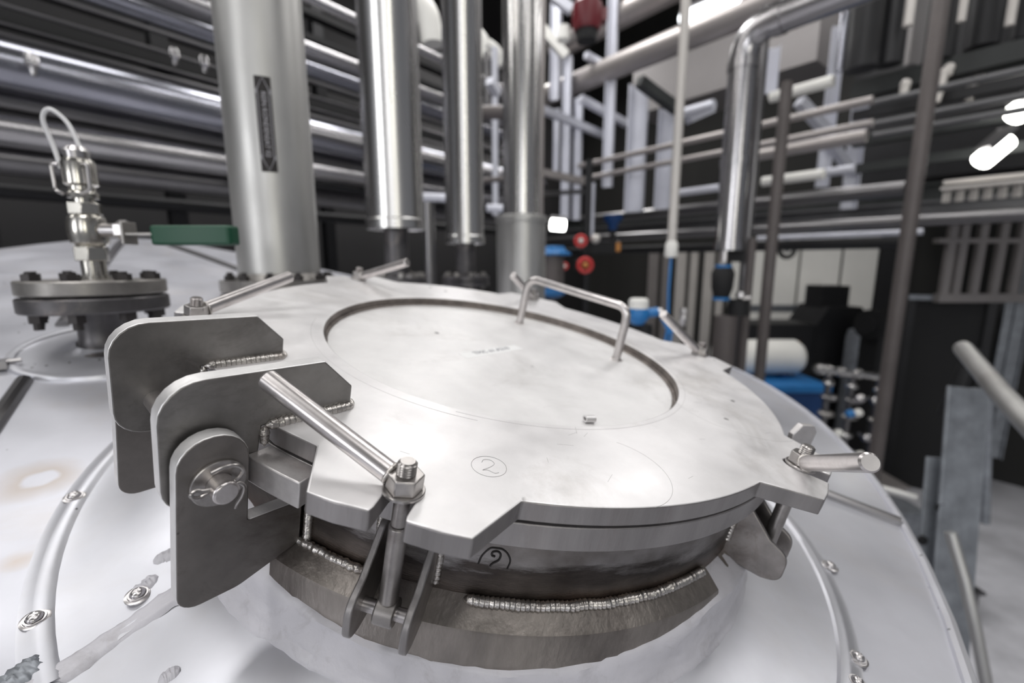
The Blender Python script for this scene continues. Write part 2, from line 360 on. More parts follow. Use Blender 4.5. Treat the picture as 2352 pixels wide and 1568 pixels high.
# ================================================================== the setting
def struct(name, bm, m, **k):
    o = finish(bm, name, m, **k); o['kind'] = 'structure'; return o
bm = bmesh.new(); box(bm, (1.5, 4, -.05), (26, 26, .1)); struct('floor', bm, 'floor', smooth=0)
bm = bmesh.new(); box(bm, (1.5, 4, 9.1), (26, 26, .2)); struct('ceiling', bm, 'ceil', smooth=0)
WL = V3((-5.2, 3.2, 0)); WB = V3((4.5, 9.0, 0))
for nm, P, D, a, b in (('wall_left', WL, D1, -8, 12), ('wall_back', WB, D2, -9, 8)):
    bm = bmesh.new(); bar(bm, P+D*a+V3((0, 0, 4.5)), P+D*b+V3((0, 0, 4.5)), .2, 9)
    struct(nm, bm, 'wallm' if nm == 'wall_left' else 'wallb', smooth=0)

# ================================================================== the tank under everything
tank = thing('storage_tank', 'large sheet-clad storage tank with a conical roof under the manhole', 'tank', (AX, AY, 0))
TI = Matrix.Translation((-AX, -AY, 0))
def tpart(bm, name, m, **k):
    bm.transform(TI); return finish(bm, name, m, tank, **k)
rads = [.012, .06, .12, .2, .3, .42, .56, .72, .9, 1.1, 1.3, 1.5, 1.7, TR]
def onroof(a, r, off=0):
    x = AX+r*math.cos(a); y = AY+r*math.sin(a); return V3((x, y, zc(x, y)+off))
for k in range(12):
    a0 = R(-57.2+30*k); bm = bmesh.new(); rows = []
    for i in range(11):
        a = a0+R(30)*i/10; rows.append([bm.verts.new(onroof(a, r)) for r in rads]+[bm.verts.new(onroof(a, TR+.001, -.03))])
    for i in range(10):
        for j in range(len(rads)): bm.faces.new((rows[i][j], rows[i+1][j], rows[i+1][j+1], rows[i][j+1]))
    tpart(bm, 'roof_sheet', 'clad')
B0 = L2W(0, 0, -.155)
for k in (0, 1):
    a = R(-57.2+30*k); seg = []; cur = []
    for i in range(90):
        p = onroof(a, .15+i*(TR-.155)/89, .0005)
        if (p-B0).length > .393 and (p-V3((-.605, .635, 2.878))).length > .10: cur.append(p)
        else:
            if len(cur) > 3: seg.append(cur)
            cur = []
    if len(cur) > 3: seg.append(cur)
    for c in seg:
        bm = bmesh.new(); tube(bm, c, .0085, 10, flat=1)
        bmesh.ops.scale(bm, vec=(1, 1, 1), verts=bm.verts)
        tpart(bm, 'seam_strip', 'alud')
zr = zc(AX+TR, AY)
bm = bmesh.new(); tube(bm, [onroof(R(3*i), TR, .001) for i in range(120)], .0055, 8, closed=True); tpart(bm, 'rim_bead', 'cladr')
for k in range(12):
    bm = bmesh.new(); a0 = -57.2+30*k
    lathe(bm, [(TR-.004, zr-.008), (TR-.004, .35), (TR-.03, .33)], 10, a0, a0+30, mt=Matrix.Translation((AX, AY, 0)))
    tpart(bm, 'side_sheet', 'clad')
for k in range(6):
    a = R(60*k+10); bm = bmesh.new(); c = V3((AX+1.6*math.cos(a), AY+1.6*math.sin(a), 0))
    cyl(bm, c+V3((0, 0, .01)), c+V3((0, 0, .42)), .06); box(bm, c+V3((0, 0, .008)), (.2, .2, .016)); tpart(bm, 'leg', 'alud')
# round collar sheets lying on the roof around the manhole neck
def conform(r, deg, off):
    p = L2W(r*math.cos(R(deg)), r*math.sin(R(deg)), -.155)
    if r < .37:      # the collar sheet rises towards the neck
        q = L2W(.29*math.cos(R(deg)), .29*math.sin(R(deg)), -.155); q.z = zc(q.x, q.y)
        t_ = min(1, max(0, 1-(r-.29)/.08)); off += max(0, -.1430-(MWI @ q).z)*t_*t_*(3-2*t_)
    return V3((p.x, p.y, zc(p.x, p.y)+off))
def collar(a0, a1, lift):
    bm = bmesh.new(); prof = [(.272, .0015), (.30, .0015), (.33, .0018), (.36, .0018), (.371, .0018), (.3735, .0036), (.3785, .0040), (.382, .0034), (.3845, .0020), (.389, .0016), (.3892, -.002)]
    n = 64; rows = []
    for i in range(n+1):
        d = a0+(a1-a0)*i/n; rows.append([bm.verts.new(conform(r, d, h+lift)) for r, h in prof])
    for i in range(n):
        for j in range(len(prof)-1): bm.faces.new((rows[i][j], rows[i+1][j], rows[i+1][j+1], rows[i][j+1]))
    for j in range(len(prof)-1):
        pass
    tpart(bm, 'collar_sheet', 'cladr')
collar(-130.2, 50, 0.0); collar(48, 231.0, .0013)
# pan-head screws with washers
def screw_at(r, deg, tilt=0, dirt=False):
    p = conform(r, deg, .002+(.0018 if 50 < (deg % 360) < 231 else 0)); nrm = cone_n(p.x, p.y); q = zrot(nrm).to_4x4()
    mt = Matrix.Translation(p) @ q @ Matrix.Rotation(tilt, 4, 'Z')
    bm = bmesh.new()
    lathe(bm, [(0.0078, 0), (.0078, .0009), (.0066, .0013), (.006, .0013), (.0058, .0022), (.0048, .0022)], 20, mt=mt)
    prof = [(.0044, .0018), (.0043, .0032), (.0036, .0042), (.0024, .0049), (.0012, .0051)]
    rr = lathe(bm, prof, 20, mt=mt); 
    bm.faces.new([r[-1] for r in rr])
    for s in (0, PI/2):   # cross recess lips
        box(bm, mt @ V3((0, 0, .0050)), (.0040, .0009, .0005), (mt.to_3x3() @ Matrix.Rotation(s, 3, 'Z')))
    tpart(bm, 'screw', 'screw')
for r, d, t in ((.380, -156.5, .3), (.380, -137.4, .7), (.330, -132.7, .2), (.391, -14.6, .5), (.386, -32.4, .9), (.384, -36.6, .2), (.380, 175, .4), (.380, 140, 0), (.380, 20, .4), (.380, 100, .7)):
    screw_at(r, d, t)
# sealant: ragged ring at the neck, smear along the collar's seam, blob at its end
def sj(a, j, r, z):
    n_ = noise.noise(V3((math.cos(a)*9, math.sin(a)*9, j*.8))); f = noise.noise(V3((math.cos(a)*45, math.sin(a)*45, j*1.7)))
    k = 0 if j == 0 else 1
    dg = (math.degrees(a)+180) % 360-180
    z += (1 if j < 3 else max(0, 1-(j-2)/3))*(.0150*min(1.6, ((dg+90)/30)**2)+.0025)
    return r+.0022*n_*k+.0012*f*k, z+.0012*f*k
bm = bmesh.new()
lathe(bm, [(.268, -.112), (.2864, -.1200), (.2888, -.1220), (.2891, -.1255), (.2906, -.1280), (.2908, -.1310), (.2926, -.1335), (.2929, -.1365), (.2950, -.1395), (.2965, -.1440), (.2968, -.170)], 260, jit=sj, mt=MW)
tpart(bm, 'sealant_ring', 'seal', smooth=60)
def smear(name, pts, w0, hgt, seed, m='seal'):
    bm = bmesh.new(); P = spline(pts, 14); n = len(P); rows = []
    for i, p in enumerate(P):
        t = (P[min(i+1, n-1)]-P[max(i-1, 0)]).normalized(); nn = cone_n(p.x, p.y); s = t.cross(nn).normalized()
        e = min(1, i/6, (n-1-i)/6); wv = w0*(.35+.65*e)*(1+.35*noise.noise(V3((i*.22, seed, 0)))); row = []
        for k in range(9):
            u = -1+2*k/8; off = s*wv*(u+.12*noise.noise(V3((i*.5, k, seed))))
            q = p+off; hh = hgt*e*(1-u*u)*(.8+.7*noise.noise(V3((i*.35, k*.9, seed+5)))) + .0006
            if k in (0, 8): hh = -.001
            row.append(bm.verts.new(V3((q.x, q.y, p.z+(zc(q.x, q.y)-zc(p.x, p.y))+.0022+hh))))
        rows.append(row)
    for i in range(n-1):
        for k in range(8): bm.faces.new((rows[i][k], rows[i+1][k], rows[i+1][k+1], rows[i][k+1]))
    tpart(bm, name, m, smooth=60)
smear('sealant_smear', [conform(.29, -128.6, 0), conform(.315, -129.3, 0), conform(.345, -130.0, 0), conform(.375, -129.9, 0), conform(.396, -130.2, 0)], .0085, .0022, 1)
smear('sealant_blob', [conform(.376, -132.5, 0), conform(.386, -131.8, 0), conform(.40, -131, 0)], .010, .0045, 4, 'galv')
smear('sealant_blob', [conform(.318, -134, 0), conform(.326, -133.6, 0), conform(.336, -133.8, 0)], .006, .0030, 8)
smear('sealant_blob', [conform(.302, -135.6, 0), conform(.310, -136.4, 0), conform(.318, -136.6, 0)], .006, .0016, 9)
smear('sealant_blob', [conform(.330, -120.5, 0), conform(.335, -121, 0), conform(.340, -121.2, 0)], .004, .0024, 12)
# a plain clad collar under the small nozzle at the left
NX, NY = -.582, .640
bm = bmesh.new(); prof = [(.03, .012), (.036, .005), (.05, .002), (.088, .002), (.0895, .0045), (.094, .0055), (.098, .0045), (.0995, -.002)]
rows = []
for i in range(64):
    a = 2*PI*i/64; rows.append([bm.verts.new((NX+r*math.cos(a), NY+r*math.sin(a), zc(NX+r*math.cos(a), NY+r*math.sin(a))+h)) for r, h in prof])
for i in range(64):
    for j in range(len(prof)-1): A, B = rows[i], rows[(i+1) % 64]; bm.faces.new((A[j], B[j], B[j+1], A[j+1]))
tpart(bm, 'nozzle_collar', 'cladr')
bm = bmesh.new()
bp_ = V3((-.648, .552, 0)); bp_.z = zc(bp_.x, bp_.y)+.006
for d in (-.012, .012): box(bm, bp_+V3((d*.6, d*.6, 0)), (.010, .026, .010), Matrix.Rotation(R(40), 3, 'Z'))
tube(bm, [bp_+V3((-.012, -.010, .002)), bp_+V3((.02, .018, .003))], .0028, 8)
tpart(bm, 'band_clasp', 'screw')

# ================================================================== manhole neck (welded ring, pad, brackets)
neck = thing('manhole_neck', 'heat-stained round manhole neck rising out of the clad tank roof', 'manhole', CL, ML)
def npart(bm, name, m, **k): return finish(bm, name, m, neck, **k)
def P2(r, d, z=0): return V3((r*math.cos(R(d)), r*math.sin(R(d)), z))
BA = [-99.5, -38.5, 22.5, 81.5, 140.2, -161.5]; BR = .296
bm = bmesh.new(); lathe(bm, [(.252, -.031), (.270, -.031), (.270, -.06), (.270, -.085), (.270, -.12), (.270, -.185)], 120); npart(bm, 'neck_wall', 'neck')
# ring flange, wider at the hinge
out = []
for i in range(180):
    d = i*2-180; r = .2835
    if -149 < d < -111:
        r = .2835
    out.append(P2(r, d)[:2])
bm = bmesh.new(); inn = [P2(.252, i*2-180)[:2] for i in range(180)]
for z0, z1 in ((-.0305, -.0145),):
    vo = [[bm.verts.new((*p, z)) for p in out] for z in (z0, z1)]; vi = [[bm.verts.new((*p, z)) for p in inn] for z in (z0, z1)]
    for i in range(180):
        j = (i+1) % 180
        bm.faces.new((vo[0][i], vo[0][j], vo[1][j], vo[1][i])); bm.faces.new((vi[0][j], vi[0][i], vi[1][i], vi[1][j]))
        bm.faces.new((vo[1][i], vo[1][j], vi[1][j], vi[1][i])); bm.faces.new((vo[0][j], vo[0][i], vi[0][i], vi[0][j]))
npart(bm, 'ring_flange', 'edge', bevel=.0006)
bm = bmesh.new(); rr = lathe(bm, [(.268, -.0148), (.2985, -.0148), (.2985, -.0315), (.268, -.0315)], 10, -118.8, -110.8)
bm.faces.new(rr[0]); bm.faces.new(rr[-1][::-1]); npart(bm, 'hinge_stop_block', 'edgem', smooth=25, bevel=.0008)
bm = bmesh.new(); lathe(bm, [(.255, -.0148), (.274, -.0148), (.274, -.0124), (.255, -.0124), (.255, -.0148)], 90); npart(bm, 'gasket', 'gasket', smooth=0)
# reinforcing pad and its weld
bm = bmesh.new()
rr = lathe(bm, [(.268, -.0795), (.2755, -.0835), (.2855, -.0905), (.2862, -.0925), (.2862, -.130), (.268, -.130)], 80, -117.3, -51.3)
bm.faces.new(rr[0]); bm.faces.new(rr[-1][::-1]); npart(bm, 'reinforcing_pad', 'pad', smooth=25)
bm = bmesh.new(); rr = lathe(bm, [(.268, -.085), (.2845, -.0935), (.2845, -.13), (.268, -.13)], 120, -45, 238-10); npart(bm, 'reinforcing_pad', 'pad')
def jw(a, b, r, z):
    return [P2(r+.0006*noise.noise(V3((i*.4, a, 0))), a+(b-a)*i/60, z+.0009*noise.noise(V3((i*.3, b, 3)))) for i in range(61)]
for a, b in ((-91.5, -52), (-118.5, -104.5)):
    bm = bmesh.new(); weld(bm, jw(a, b, .2730, -.0812), .0036 if b > -60 else .0030); npart(bm, 'weld_bead', 'weld', smooth=50)
# clevis plates for the six swing bolts
def Fr(deg):      # local frame of a bolt: x radial, y lateral
    return Matrix.Rotation(R(deg), 4, 'Z')
cl_out = roundpoly([(.262, -.036), (.276, -.040), (.297, -.060), (.3120, -.066), (.3120, -.088), (.30, -.0925), (.262, -.0925)], [0, .01, .01, .012, .012, .012, 0])
for i, d in enumerate(BA):
    for s in (-1, 1):
        bm = bmesh.new(); mt = Fr(d) @ Matrix.Translation((0, s*.0158, 0)) @ Matrix.Rotation(PI/2, 4, 'X')
        prism(bm, cl_out, -.0022, .0022, mt); edges(npart(bm, 'clevis_plate', 'clevis', smooth=30, bevel=.0009), 'edge', Fr(d).to_3x3() @ V3((0, 1, 0)))
        bm = bmesh.new(); y = s*.0190
        weld(bm, [Fr(d) @ V3((.2695, y, z)) for z in (-.036, -.05, -.064, -.078)], .0028); npart(bm, 'weld_bead', 'weld', smooth=50)
# hinge brackets, in the hinge frame: x outward, y lateral
HF = Fr(-130)
def edges0(o): edges(o, 'edgeb', HF.to_3x3() @ V3((0, 1, 0)))
def hplate(pts, y0, y1, bm):
    prism(bm, pts, -y1, -y0, HF @ Matrix.Rotation(PI/2, 4, 'X'))
br = roundpoly([(.3295, .0085), (.296, .0085), (.2955, -.0505), (.2640, -.0505), (.2640, -.082), (.281, -.0885), (.300, -.0955), (.3305, -.0965)], [.0168, .0165, .0015, 0, 0, .02, .02, .011])
for y0, y1, in ((.0600, .0695), (-.0625, -.0525)):
    bm = bmesh.new(); hplate(br, y0, y1, bm); edges0(npart(bm, 'hinge_bracket', 'hingeb', smooth=30, bevel=.0008))
bm = bmesh.new(); weld(bm, [HF @ V3((.2605, .0725, z)) for z in (-.052, -.065, -.084)], .0034); npart(bm, 'weld_bead', 'weld', smooth=50)
# marker number on the neck: a 2 in an arch
def stroke(pts, r, onsurf, m, par, name='marker_stroke', n=10):
    bm = bmesh.new(); tube(bm, [onsurf(u, v) for u, v in [(p.x, p.y) for p in spline([V3((a, b, 0)) for a, b in pts], n)]], r, 6); return finish(bm, name, m, par, smooth=60)
def onneck(u, v):   # u lateral metres, v up metres, centred near the mark
    return P2(.2701, -88.6+math.degrees(u*.68/.27), -.0475+v*.75)
stroke([(-.0135, -.0125), (-.0115, -.004), (-.006, .0035), (0, .0045), (.005, .0040), (.010, .0005), (.0135, -.006), (.0125, -.0135)], .00055, onneck, 'marker', neck)
stroke([(-.0005, -.0035), (-.0035, -.0025), (-.003, .0005), (.001, .0015), (.004, -.001), (.0035, -.006), (-.001, -.010), (-.003, -.013)], .00065, onneck, 'marker', neck)

# ================================================================== manhole lid
lid = thing('manhole_cover', 'round six-lugged steel manhole lid with a sunken centre disc and bent handle', 'manhole lid', CL, ML)
def lpart(bm, name, m, **k): return finish(bm, name, m, lid, **k)
def lug(d):
    L_ = [P2(.2840, d-12.0)[:2]]; M_ = Matrix.Rotation(R(d), 3, 'Z')
    q = [(.3150, -.0415), (.3150, -.0082)] + [(.2925-.0082*math.sin(t), -.0082*math.cos(t)) for t in [PI*i/8 for i in range(9)]] + [(.3150, .0082), (.3150, .0415)]
    q2 = [(.3150, -.0415), (.3165, -.0260), (.3158, -.0090), (.3120, -.0082)]+q[2:-2]+[(.3120, .0082), (.3158, .0090), (.3165, .0260), (.3150, .0415)]
    L_ += [(M_ @ V3((x, y, 0)))[:2] for x, y in q2]
    L_.append(P2(.2840, d+12.0)[:2]); return L_
op = []; order = sorted(BA)     # -161.5,-99.5,...
for i, d in enumerate(order):
    op += lug(d); nx = order[(i+1) % 6]+(360 if i == 5 else 0)
    if i == 0: op += [P2(.2845, -142)[:2], P2(.2845, -118)[:2]]
    else:
        a0, a1 = d+12, nx-12; n = 18
        op += [P2(.2840, a0+(a1-a0)*k/n)[:2] for k in range(1, n)]
RR = .190
bm = bmesh.new(); vo = [bm.verts.new((*p, 0)) for p in op]; vi = [bm.verts.new((*P2(RR, i*3)[:2], 0)) for i in range(120)]
ed = [bm.edges.new((v[i], v[(i+1) % len(v)])) for v in (vo, vi) for i in range(len(v))]
bmesh.ops.triangle_fill(bm, use_beauty=True, edges=ed)
r_ = bmesh.ops.extrude_face_region(bm, geom=bm.faces[:]); bmesh.ops.translate(bm, vec=(0, 0, -.0125), verts=[v for v in r_['geom'] if isinstance(v, bmesh.types.BMVert)])
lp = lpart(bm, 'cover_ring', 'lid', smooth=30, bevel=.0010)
lp.data.materials.append(M['edge']); lp.data.materials.append(M['grime_shade'])
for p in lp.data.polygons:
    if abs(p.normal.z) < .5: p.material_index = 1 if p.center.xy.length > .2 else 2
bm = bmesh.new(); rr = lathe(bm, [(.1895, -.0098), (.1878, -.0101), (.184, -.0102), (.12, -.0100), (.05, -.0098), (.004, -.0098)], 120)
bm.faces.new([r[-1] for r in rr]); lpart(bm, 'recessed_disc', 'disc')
bm = bmesh.new(); lathe(bm, [(.1896, -.0102), (.1900, -.0080), (.1885, -.0078), (.1868, -.0092), (.1862, -.0102)], 160, jit=lambda a, j, r, z: (r-.0007*abs(noise.noise(V3((math.cos(a)*40, math.sin(a)*40, j)))), z)); lpart(bm, 'weld_fillet', 'grime_shade')
# bent round-bar handle
h1 = V3((.0197, .1425, -.010)); h2 = V3((.1415, .0487, -.010)); H_ = .0565
bm = bmesh.new(); tube(bm, fillet([h1, h1+V3((.001, 0, H_+.010)), h2+V3((-.001, 0, H_+.010)), h2], .016, 10), .0052, 16)
for h in (h1, h2): lathe(bm, [(.0052, .0035), (.0062, .0012), (.0085, 0)], 20, mt=Matrix.Translation(h))
lpart(bm, 'handle', 'steel')
# hinge plates welded on the lid
hp = roundpoly([(.2285, .0005), (.2285, .0150), (.2485, .0350), (.3340, .0350), (.3325, -.0420), (.2960, -.0420), (.2860, -.0160), (.2845, .0005)], [0, .0015, .0015, .021, .0195, .015, .004, 0])
for y0, y1 in ((.0470, .0570), (-.0500, -.0400)):
    bm = bmesh.new(); hplate(hp, y0, y1, bm); edges0(lpart(bm, 'hinge_plate', 'hinge', smooth=30, bevel=.0009))
    bm = bmesh.new(); weld(bm, [HF @ V3((x, y1+.0014, .0012)) for x in (.283, .27, .255, .24, .227)], .0036, .0032); lpart(bm, 'weld_bead', 'weld', smooth=50)
    bm = bmesh.new(); weld(bm, [HF @ V3((.2265, y, .0008)) for y in (y1+.001, (y0+y1)/2, y0-.001)], .0026, .003); lpart(bm, 'weld_bead', 'weld', smooth=50)
    bm = bmesh.new(); weld(bm, [HF @ V3((.2835, y1+.0012, z)) for z in (.001, -.006, -.012)], .0028); lpart(bm, 'weld_bead', 'weld', smooth=50)
# paper strip with faint lettering
LA = math.atan2(.030+.037, .013+.047)
tp = Matrix.Translation((-.0130, -.0085, -.0099)) @ Matrix.Rotation(LA, 4, 'Z')
bm = bmesh.new(); box(bm, (0, 0, 0), (.090, .0142, .0005)); bm.transform(tp); st = lpart(bm, 'label_strip', 'paper', smooth=0)
me = textmesh('TMC 61.A210', .0098); me.transform(tp @ Matrix.Translation((0, .0012, .0004))); me.materials.append(M['ink'])
o = bpy.data.objects.new('lettering', me); COL.objects.link(o); o.parent = st
# pencilled 2 in a circle
def onlid(u, v):
    return V3((-.0068+u, -.2560+v, .0001))
stroke([(.0105*math.cos(t), .0105*math.sin(t)) for t in [2*PI*i/16 for i in range(17)]], .00016, onlid, 'pencil', lid, 'pencil_stroke', 4)
stroke([(-.0045, .0030), (-.0035, .0062), (.0005, .0068), (.0030, .0035), (.0005, -.0010), (-.0035, -.0050), (-.0005, -.0042), (.0035, -.0062), (.0060, -.0050)], .00016, onlid, 'pencil', lid, 'pencil_stroke', 6)

for r0, a0, a1, dx, dy in ((.2015, -170, -95, 0, 0), (.1965, -100, 60, 0, .001), (.060, 150, 300, .225, -.085), (.040, -60, 70, .07, -.235)):
    bm = bmesh.new(); tube(bm, [V3((dx+r0*math.cos(R(a0+(a1-a0)*i/60)), dy+r0*math.sin(R(a0+(a1-a0)*i/60)), .00003)) for i in range(61)], .00014, 5); lpart(bm, 'scribed_line', 'pencil', smooth=0)
bm = bmesh.new(); rs_ = random.Random(3)
for i in range(22):
    a = rs_.uniform(-115, 20); r0 = rs_.uniform(.20, .278); l_ = rs_.uniform(.002, .012); dd = rs_.uniform(-25, 45) if i % 3 else rs_.uniform(60, 120)
    p = P2(r0, a, .00002); q = p+V3((math.cos(R(dd)), math.sin(R(dd)), 0))*l_; bar(bm, p, q, .00022, .00012)
o = lpart(bm, 'scratches', 'pencil', smooth=0); o['kind'] = 'stuff'
# ================================================================== hinge pin and split pin
hpn = thing('hinge_pin', 'round steel hinge pin through both plates, held by a bent split pin', 'pin', CL, ML)
PX, PZ = .3110, -.0192
bm = bmesh.new(); bmesh.ops.create_cone(bm, cap_ends=True, segments=32, radius1=.0064, radius2=.0064, depth=.154)
bm.transform(HF @ Matrix.Translation((PX, .0050, PZ)) @ Matrix.Rotation(PI/2, 4, 'X')); finish(bm, 'pin_shaft', 'steel', hpn, bevel=.0012)
bm = bmesh.new(); bmesh.ops.create_cone(bm, cap_ends=True, segments=32, radius1=.010, radius2=.010, depth=.006)
bm.transform(HF @ Matrix.Translation((PX, -.0720, PZ)) @ Matrix.Rotation(PI/2, 4, 'X')); finish(bm, 'pin_head', 'steel', hpn, bevel=.001)
bm = bmesh.new(); mtw = HF @ Matrix.Translation((PX, .0696, PZ)) @ Matrix.Rotation(-PI/2, 4, 'X')
lathe(bm, [(.0065, 0), (.0065, .0018), (.0128, .0018), (.0133, .0014), (.0133, 0)], 40, mt=mtw); finish(bm, 'washer', 'bolt', hpn)
def hp3(x, y, z): return HF @ V3((PX+.70*x, .0765+.7*y, PZ+.70*z))
bm = bmesh.new()   # eye, shank, and two curled legs of the split pin
tube(bm, spline([hp3(-.006, .000, .001), hp3(.010, .0, .0005), hp3(.0155, .001, -.0005), hp3(.0195, .0015, .0015), hp3(.0205, .001, .0045), hp3(.017, .0, .0055), hp3(.011, .0, .0030), hp3(-.006, .000, .0028)], 8), .00105, 8)
tube(bm, spline([hp3(-.006, 0, .0028), hp3(-.0105, 0, .0060), hp3(-.0125, .0015, .0120), hp3(-.0085, .002, .0180), hp3(-.0005, .002, .0195), hp3(.0085, .002, .0175)], 8), .00105, 8)
tube(bm, spline([hp3(-.006, 0, .001), hp3(-.0110, 0, .0010), hp3(-.0145, .0, -.0040), hp3(-.0135, -.001, -.0120), hp3(-.0105, -.003, -.0200), hp3(-.0100, -.004, -.0235)], 8), .00105, 8)
finish(bm, 'split_pin', 'bolt', hpn)

# ================================================================== swing bolts
ENDS = [(-.1352, -.2607, .0337), (.1991, -.2692, .050), (.1927, .076, .053), (-.0005, .211, .046), (-.1485, .141, .0465), (-.2388, -.0071, .032)]
LB = ['swing bolt beside the hinge, its long lever lying back over the near hinge plate',
      'swing bolt on the right lug with its lever pointing out at the viewer',
      'swing bolt on the right rear lug whose lever leans up before the grey pipes',
      'swing bolt behind the bent handle, its lever end a bright disc',
      'swing bolt on the far lug in front of the chrome-clad pipes',
      'swing bolt on the left rear lug, its lever pointing at the wide grey pipe']
for i, d in enumerate(BA):
    c = P2(BR, d)
    t = thing('swing_bolt', LB[i], 'bolt', MW @ c, ML, 'swing bolts around the manhole lid')
    q = Matrix.Rotation(R(d), 4, 'Z')
    def bp(bm, name, m, par=t, **k): bm.transform(q); return finish(bm, name, m, par, **k)
    bm = bmesh.new(); cyl(bm, (0, 0, -.070), (0, 0, -.020), .0052, seg=24); cyl(bm, (0, 0, -.020), (0, 0, .004), .0044, seg=24)
    cyl(bm, (0, -.0058, -.0775), (0, .0058, -.0775), .0080, seg=28); bp(bm, 'eye_rod', 'rod', bevel=.001)
    bm = bmesh.new(); prof = []; z = .002
    while z < .0165: prof += [(.0043, z), (.0050, z+.0007)]; z += .0014
    prof += [(.0043, .0172), (.0037, .0180), (.0001, .0180)]
    lathe(bm, prof, 28); bp(bm, 'threaded_end', 'bolt' if i < 2 else 'thread', smooth=25)
    bm = bmesh.new(); cyl(bm, (0, -.0152, -.0775), (0, .0152, -.0775), .0038, seg=20)
    bp(bm, 'pivot_pin', 'steel')
    bm = bmesh.new(); lathe(bm, [(.0050, .0002), (.0104, .0002), (.0108, .0006), (.0108, .0017), (.0104, .0022), (.0050, .0022)], 40); bp(bm, 'washer', 'bolt')
    e = V3(ENDS[i])-c; ea = math.atan2(e.y, e.x)-R(d)
    bm = bmesh.new(); prism(bm, hexpts(.0096, ea+R(30)), .0022, .0108)
    nb = bp(bm, 'nut', 'bolt', smooth=20, bevel=.0007)
    es = V3((e.x, e.y, 0)).normalized()*.0078+V3((0, 0, .0068)); dr = (e-es).normalized()
    bm = bmesh.new(); cyl(bm, es, e-dr*.0014, .0057, seg=28); cyl(bm, e-dr*.0014, e, .0057, .0046, seg=28)
    finish(bm, 'lever', 'steel', t, smooth=40)
    bm = bmesh.new(); x_ = dr.orthogonal().normalized(); y_ = dr.cross(x_)
    weld(bm, [es+dr*.001+x_*.0055*math.cos(a)+y_*.0055*math.sin(a) for a in [2*PI*k/16 for k in range(17)]], .0013); finish(bm, 'weld_bead', 'weld', t, smooth=50)
# small loose ferrule lying in the recess
fe = thing('crimp_ferrule', 'tiny aluminium ferrule lying at the front edge of the sunken disc', 'ferrule', MW @ V3((.0735, -.1490, -.0095)), ML)
bm = bmesh.new(); oo = roundpoly([(-.0035, -.0026), (.0035, -.0026), (.0035, .0026), (-.0035, .0026)], .0024, 5); ii = roundpoly([(-.0022, -.0013), (.0022, -.0013), (.0022, .0013), (-.0022, .0013)], .0012, 5)
mf = Matrix.Rotation(R(20), 4, 'Z') @ Matrix.Translation((0, 0, .0024)) @ Matrix.Rotation(PI/2, 4, 'Y') @ Matrix.Rotation(PI/2, 4, 'Z')
A = [[bm.verts.new(mf @ V3((*p, z))) for p in q_] for q_ in (oo, ii) for z in (-.0045, .0045)]; n = len(oo)
for k in range(n):
    j = (k+1) % n
    bm.faces.new((A[0][k], A[0][j], A[1][j], A[1][k])); bm.faces.new((A[2][j], A[2][k], A[3][k], A[3][j]))
    bm.faces.new((A[1][k], A[1][j], A[3][j], A[3][k])); bm.faces.new((A[0][j], A[0][k], A[2][k], A[2][j]))
finish(bm, 'ferrule_body', 'edgeb', fe)
# a flat steel tab standing on the roof sheet behind the right-hand swing bolt
tb = thing('lifting_tab', 'small chamfered steel tab standing up behind the right lug', 'tab', MW @ V3((.2800, -.1120, -.016)), ML)
bm = bmesh.new(); mtb = Matrix.Rotation(R(12), 4, 'Z') @ Matrix.Rotation(PI/2, 4, 'X')
prism(bm, [(-.010, -.012), (.011, -.012), (.013, .018), (.008, .024), (-.006, .024), (-.012, .014)], -.003, .003, mtb); finish(bm, 'tab_plate', 'edgem', tb, bevel=.0008)

# ================================================================== fittings on the tank roof
# small flanged nozzle with ball valve and hose coupling, left
nz = thing('nozzle_valve', 'dark flanged nozzle at the left with a green-handled ball valve on top', 'valve', (NX, NY, zc(NX, NY)))
NB = V3((NX, NY, 0)); NI = Matrix.Translation(-V3((NX, NY, zc(NX, NY))))
def zpart(bm, name, m, **k): bm.transform(NI); return finish(bm, name, m, nz, **k)
bm = bmesh.new(); lathe(bm, [(.040, 2.872), (.030, 2.882), (.0265, 2.897), (.0265, 2.922), (.033, 2.9365), (.001, 2.9365)], 40, mt=Matrix.Translation(NB)); zpart(bm, 'nozzle_neck', 'flange')
bm = bmesh.new(); lathe(bm, [(.001, 2.9350), (.0795, 2.9350), (.0812, 2.937), (.0812, 2.953), (.0795, 2.955), (.001, 2.955)], 64, mt=Matrix.Translation(NB)); zpart(bm, 'lower_flange', 'flange')
bm = bmesh.new(); lathe(bm, [(.001, 2.955), (.056, 2.955), (.056, 2.958), (.001, 2.958)], 48, mt=Matrix.Translation(NB)); zpart(bm, 'gasket', 'gasket')
bm = bmesh.new(); lathe(bm, [(.001, 2.958), (.0785, 2.958), (.0802, 2.960), (.0802, 2.9755), (.0785, 2.9775), (.001, 2.9775)], 64, mt=Matrix.Translation(NB)); zpart(bm, 'upper_flange', 'flangel')
for k in range(8):
    a = R(22.5+45*k); c = NB+V3((.066*math.cos(a), .066*math.sin(a), 0)); bm = bmesh.new()
    prism(bm, hexpts(.0098, a), 2.9775, 2.986, Matrix.Translation(c)); prism(bm, hexpts(.0098, a+.3), 2.924, 2.935, Matrix.Translation(c)); cyl(bm, c+V3((0, 0, 2.915)), c+V3((0, 0, 2.989)), .0055, seg=12)
    zpart(bm, 'flange_bolt', 'fbolt', smooth=25)
vx = NX+.002
VT = Matrix.Translation((vx, NY, 0))
bm = bmesh.new(); lathe(bm, [(.0165, 2.976), (.0165, 2.983), (.0140, 2.983), (.0140, 3.005)], 28, mt=VT); zpart(bm, 'pipe_nipple', 'brass')
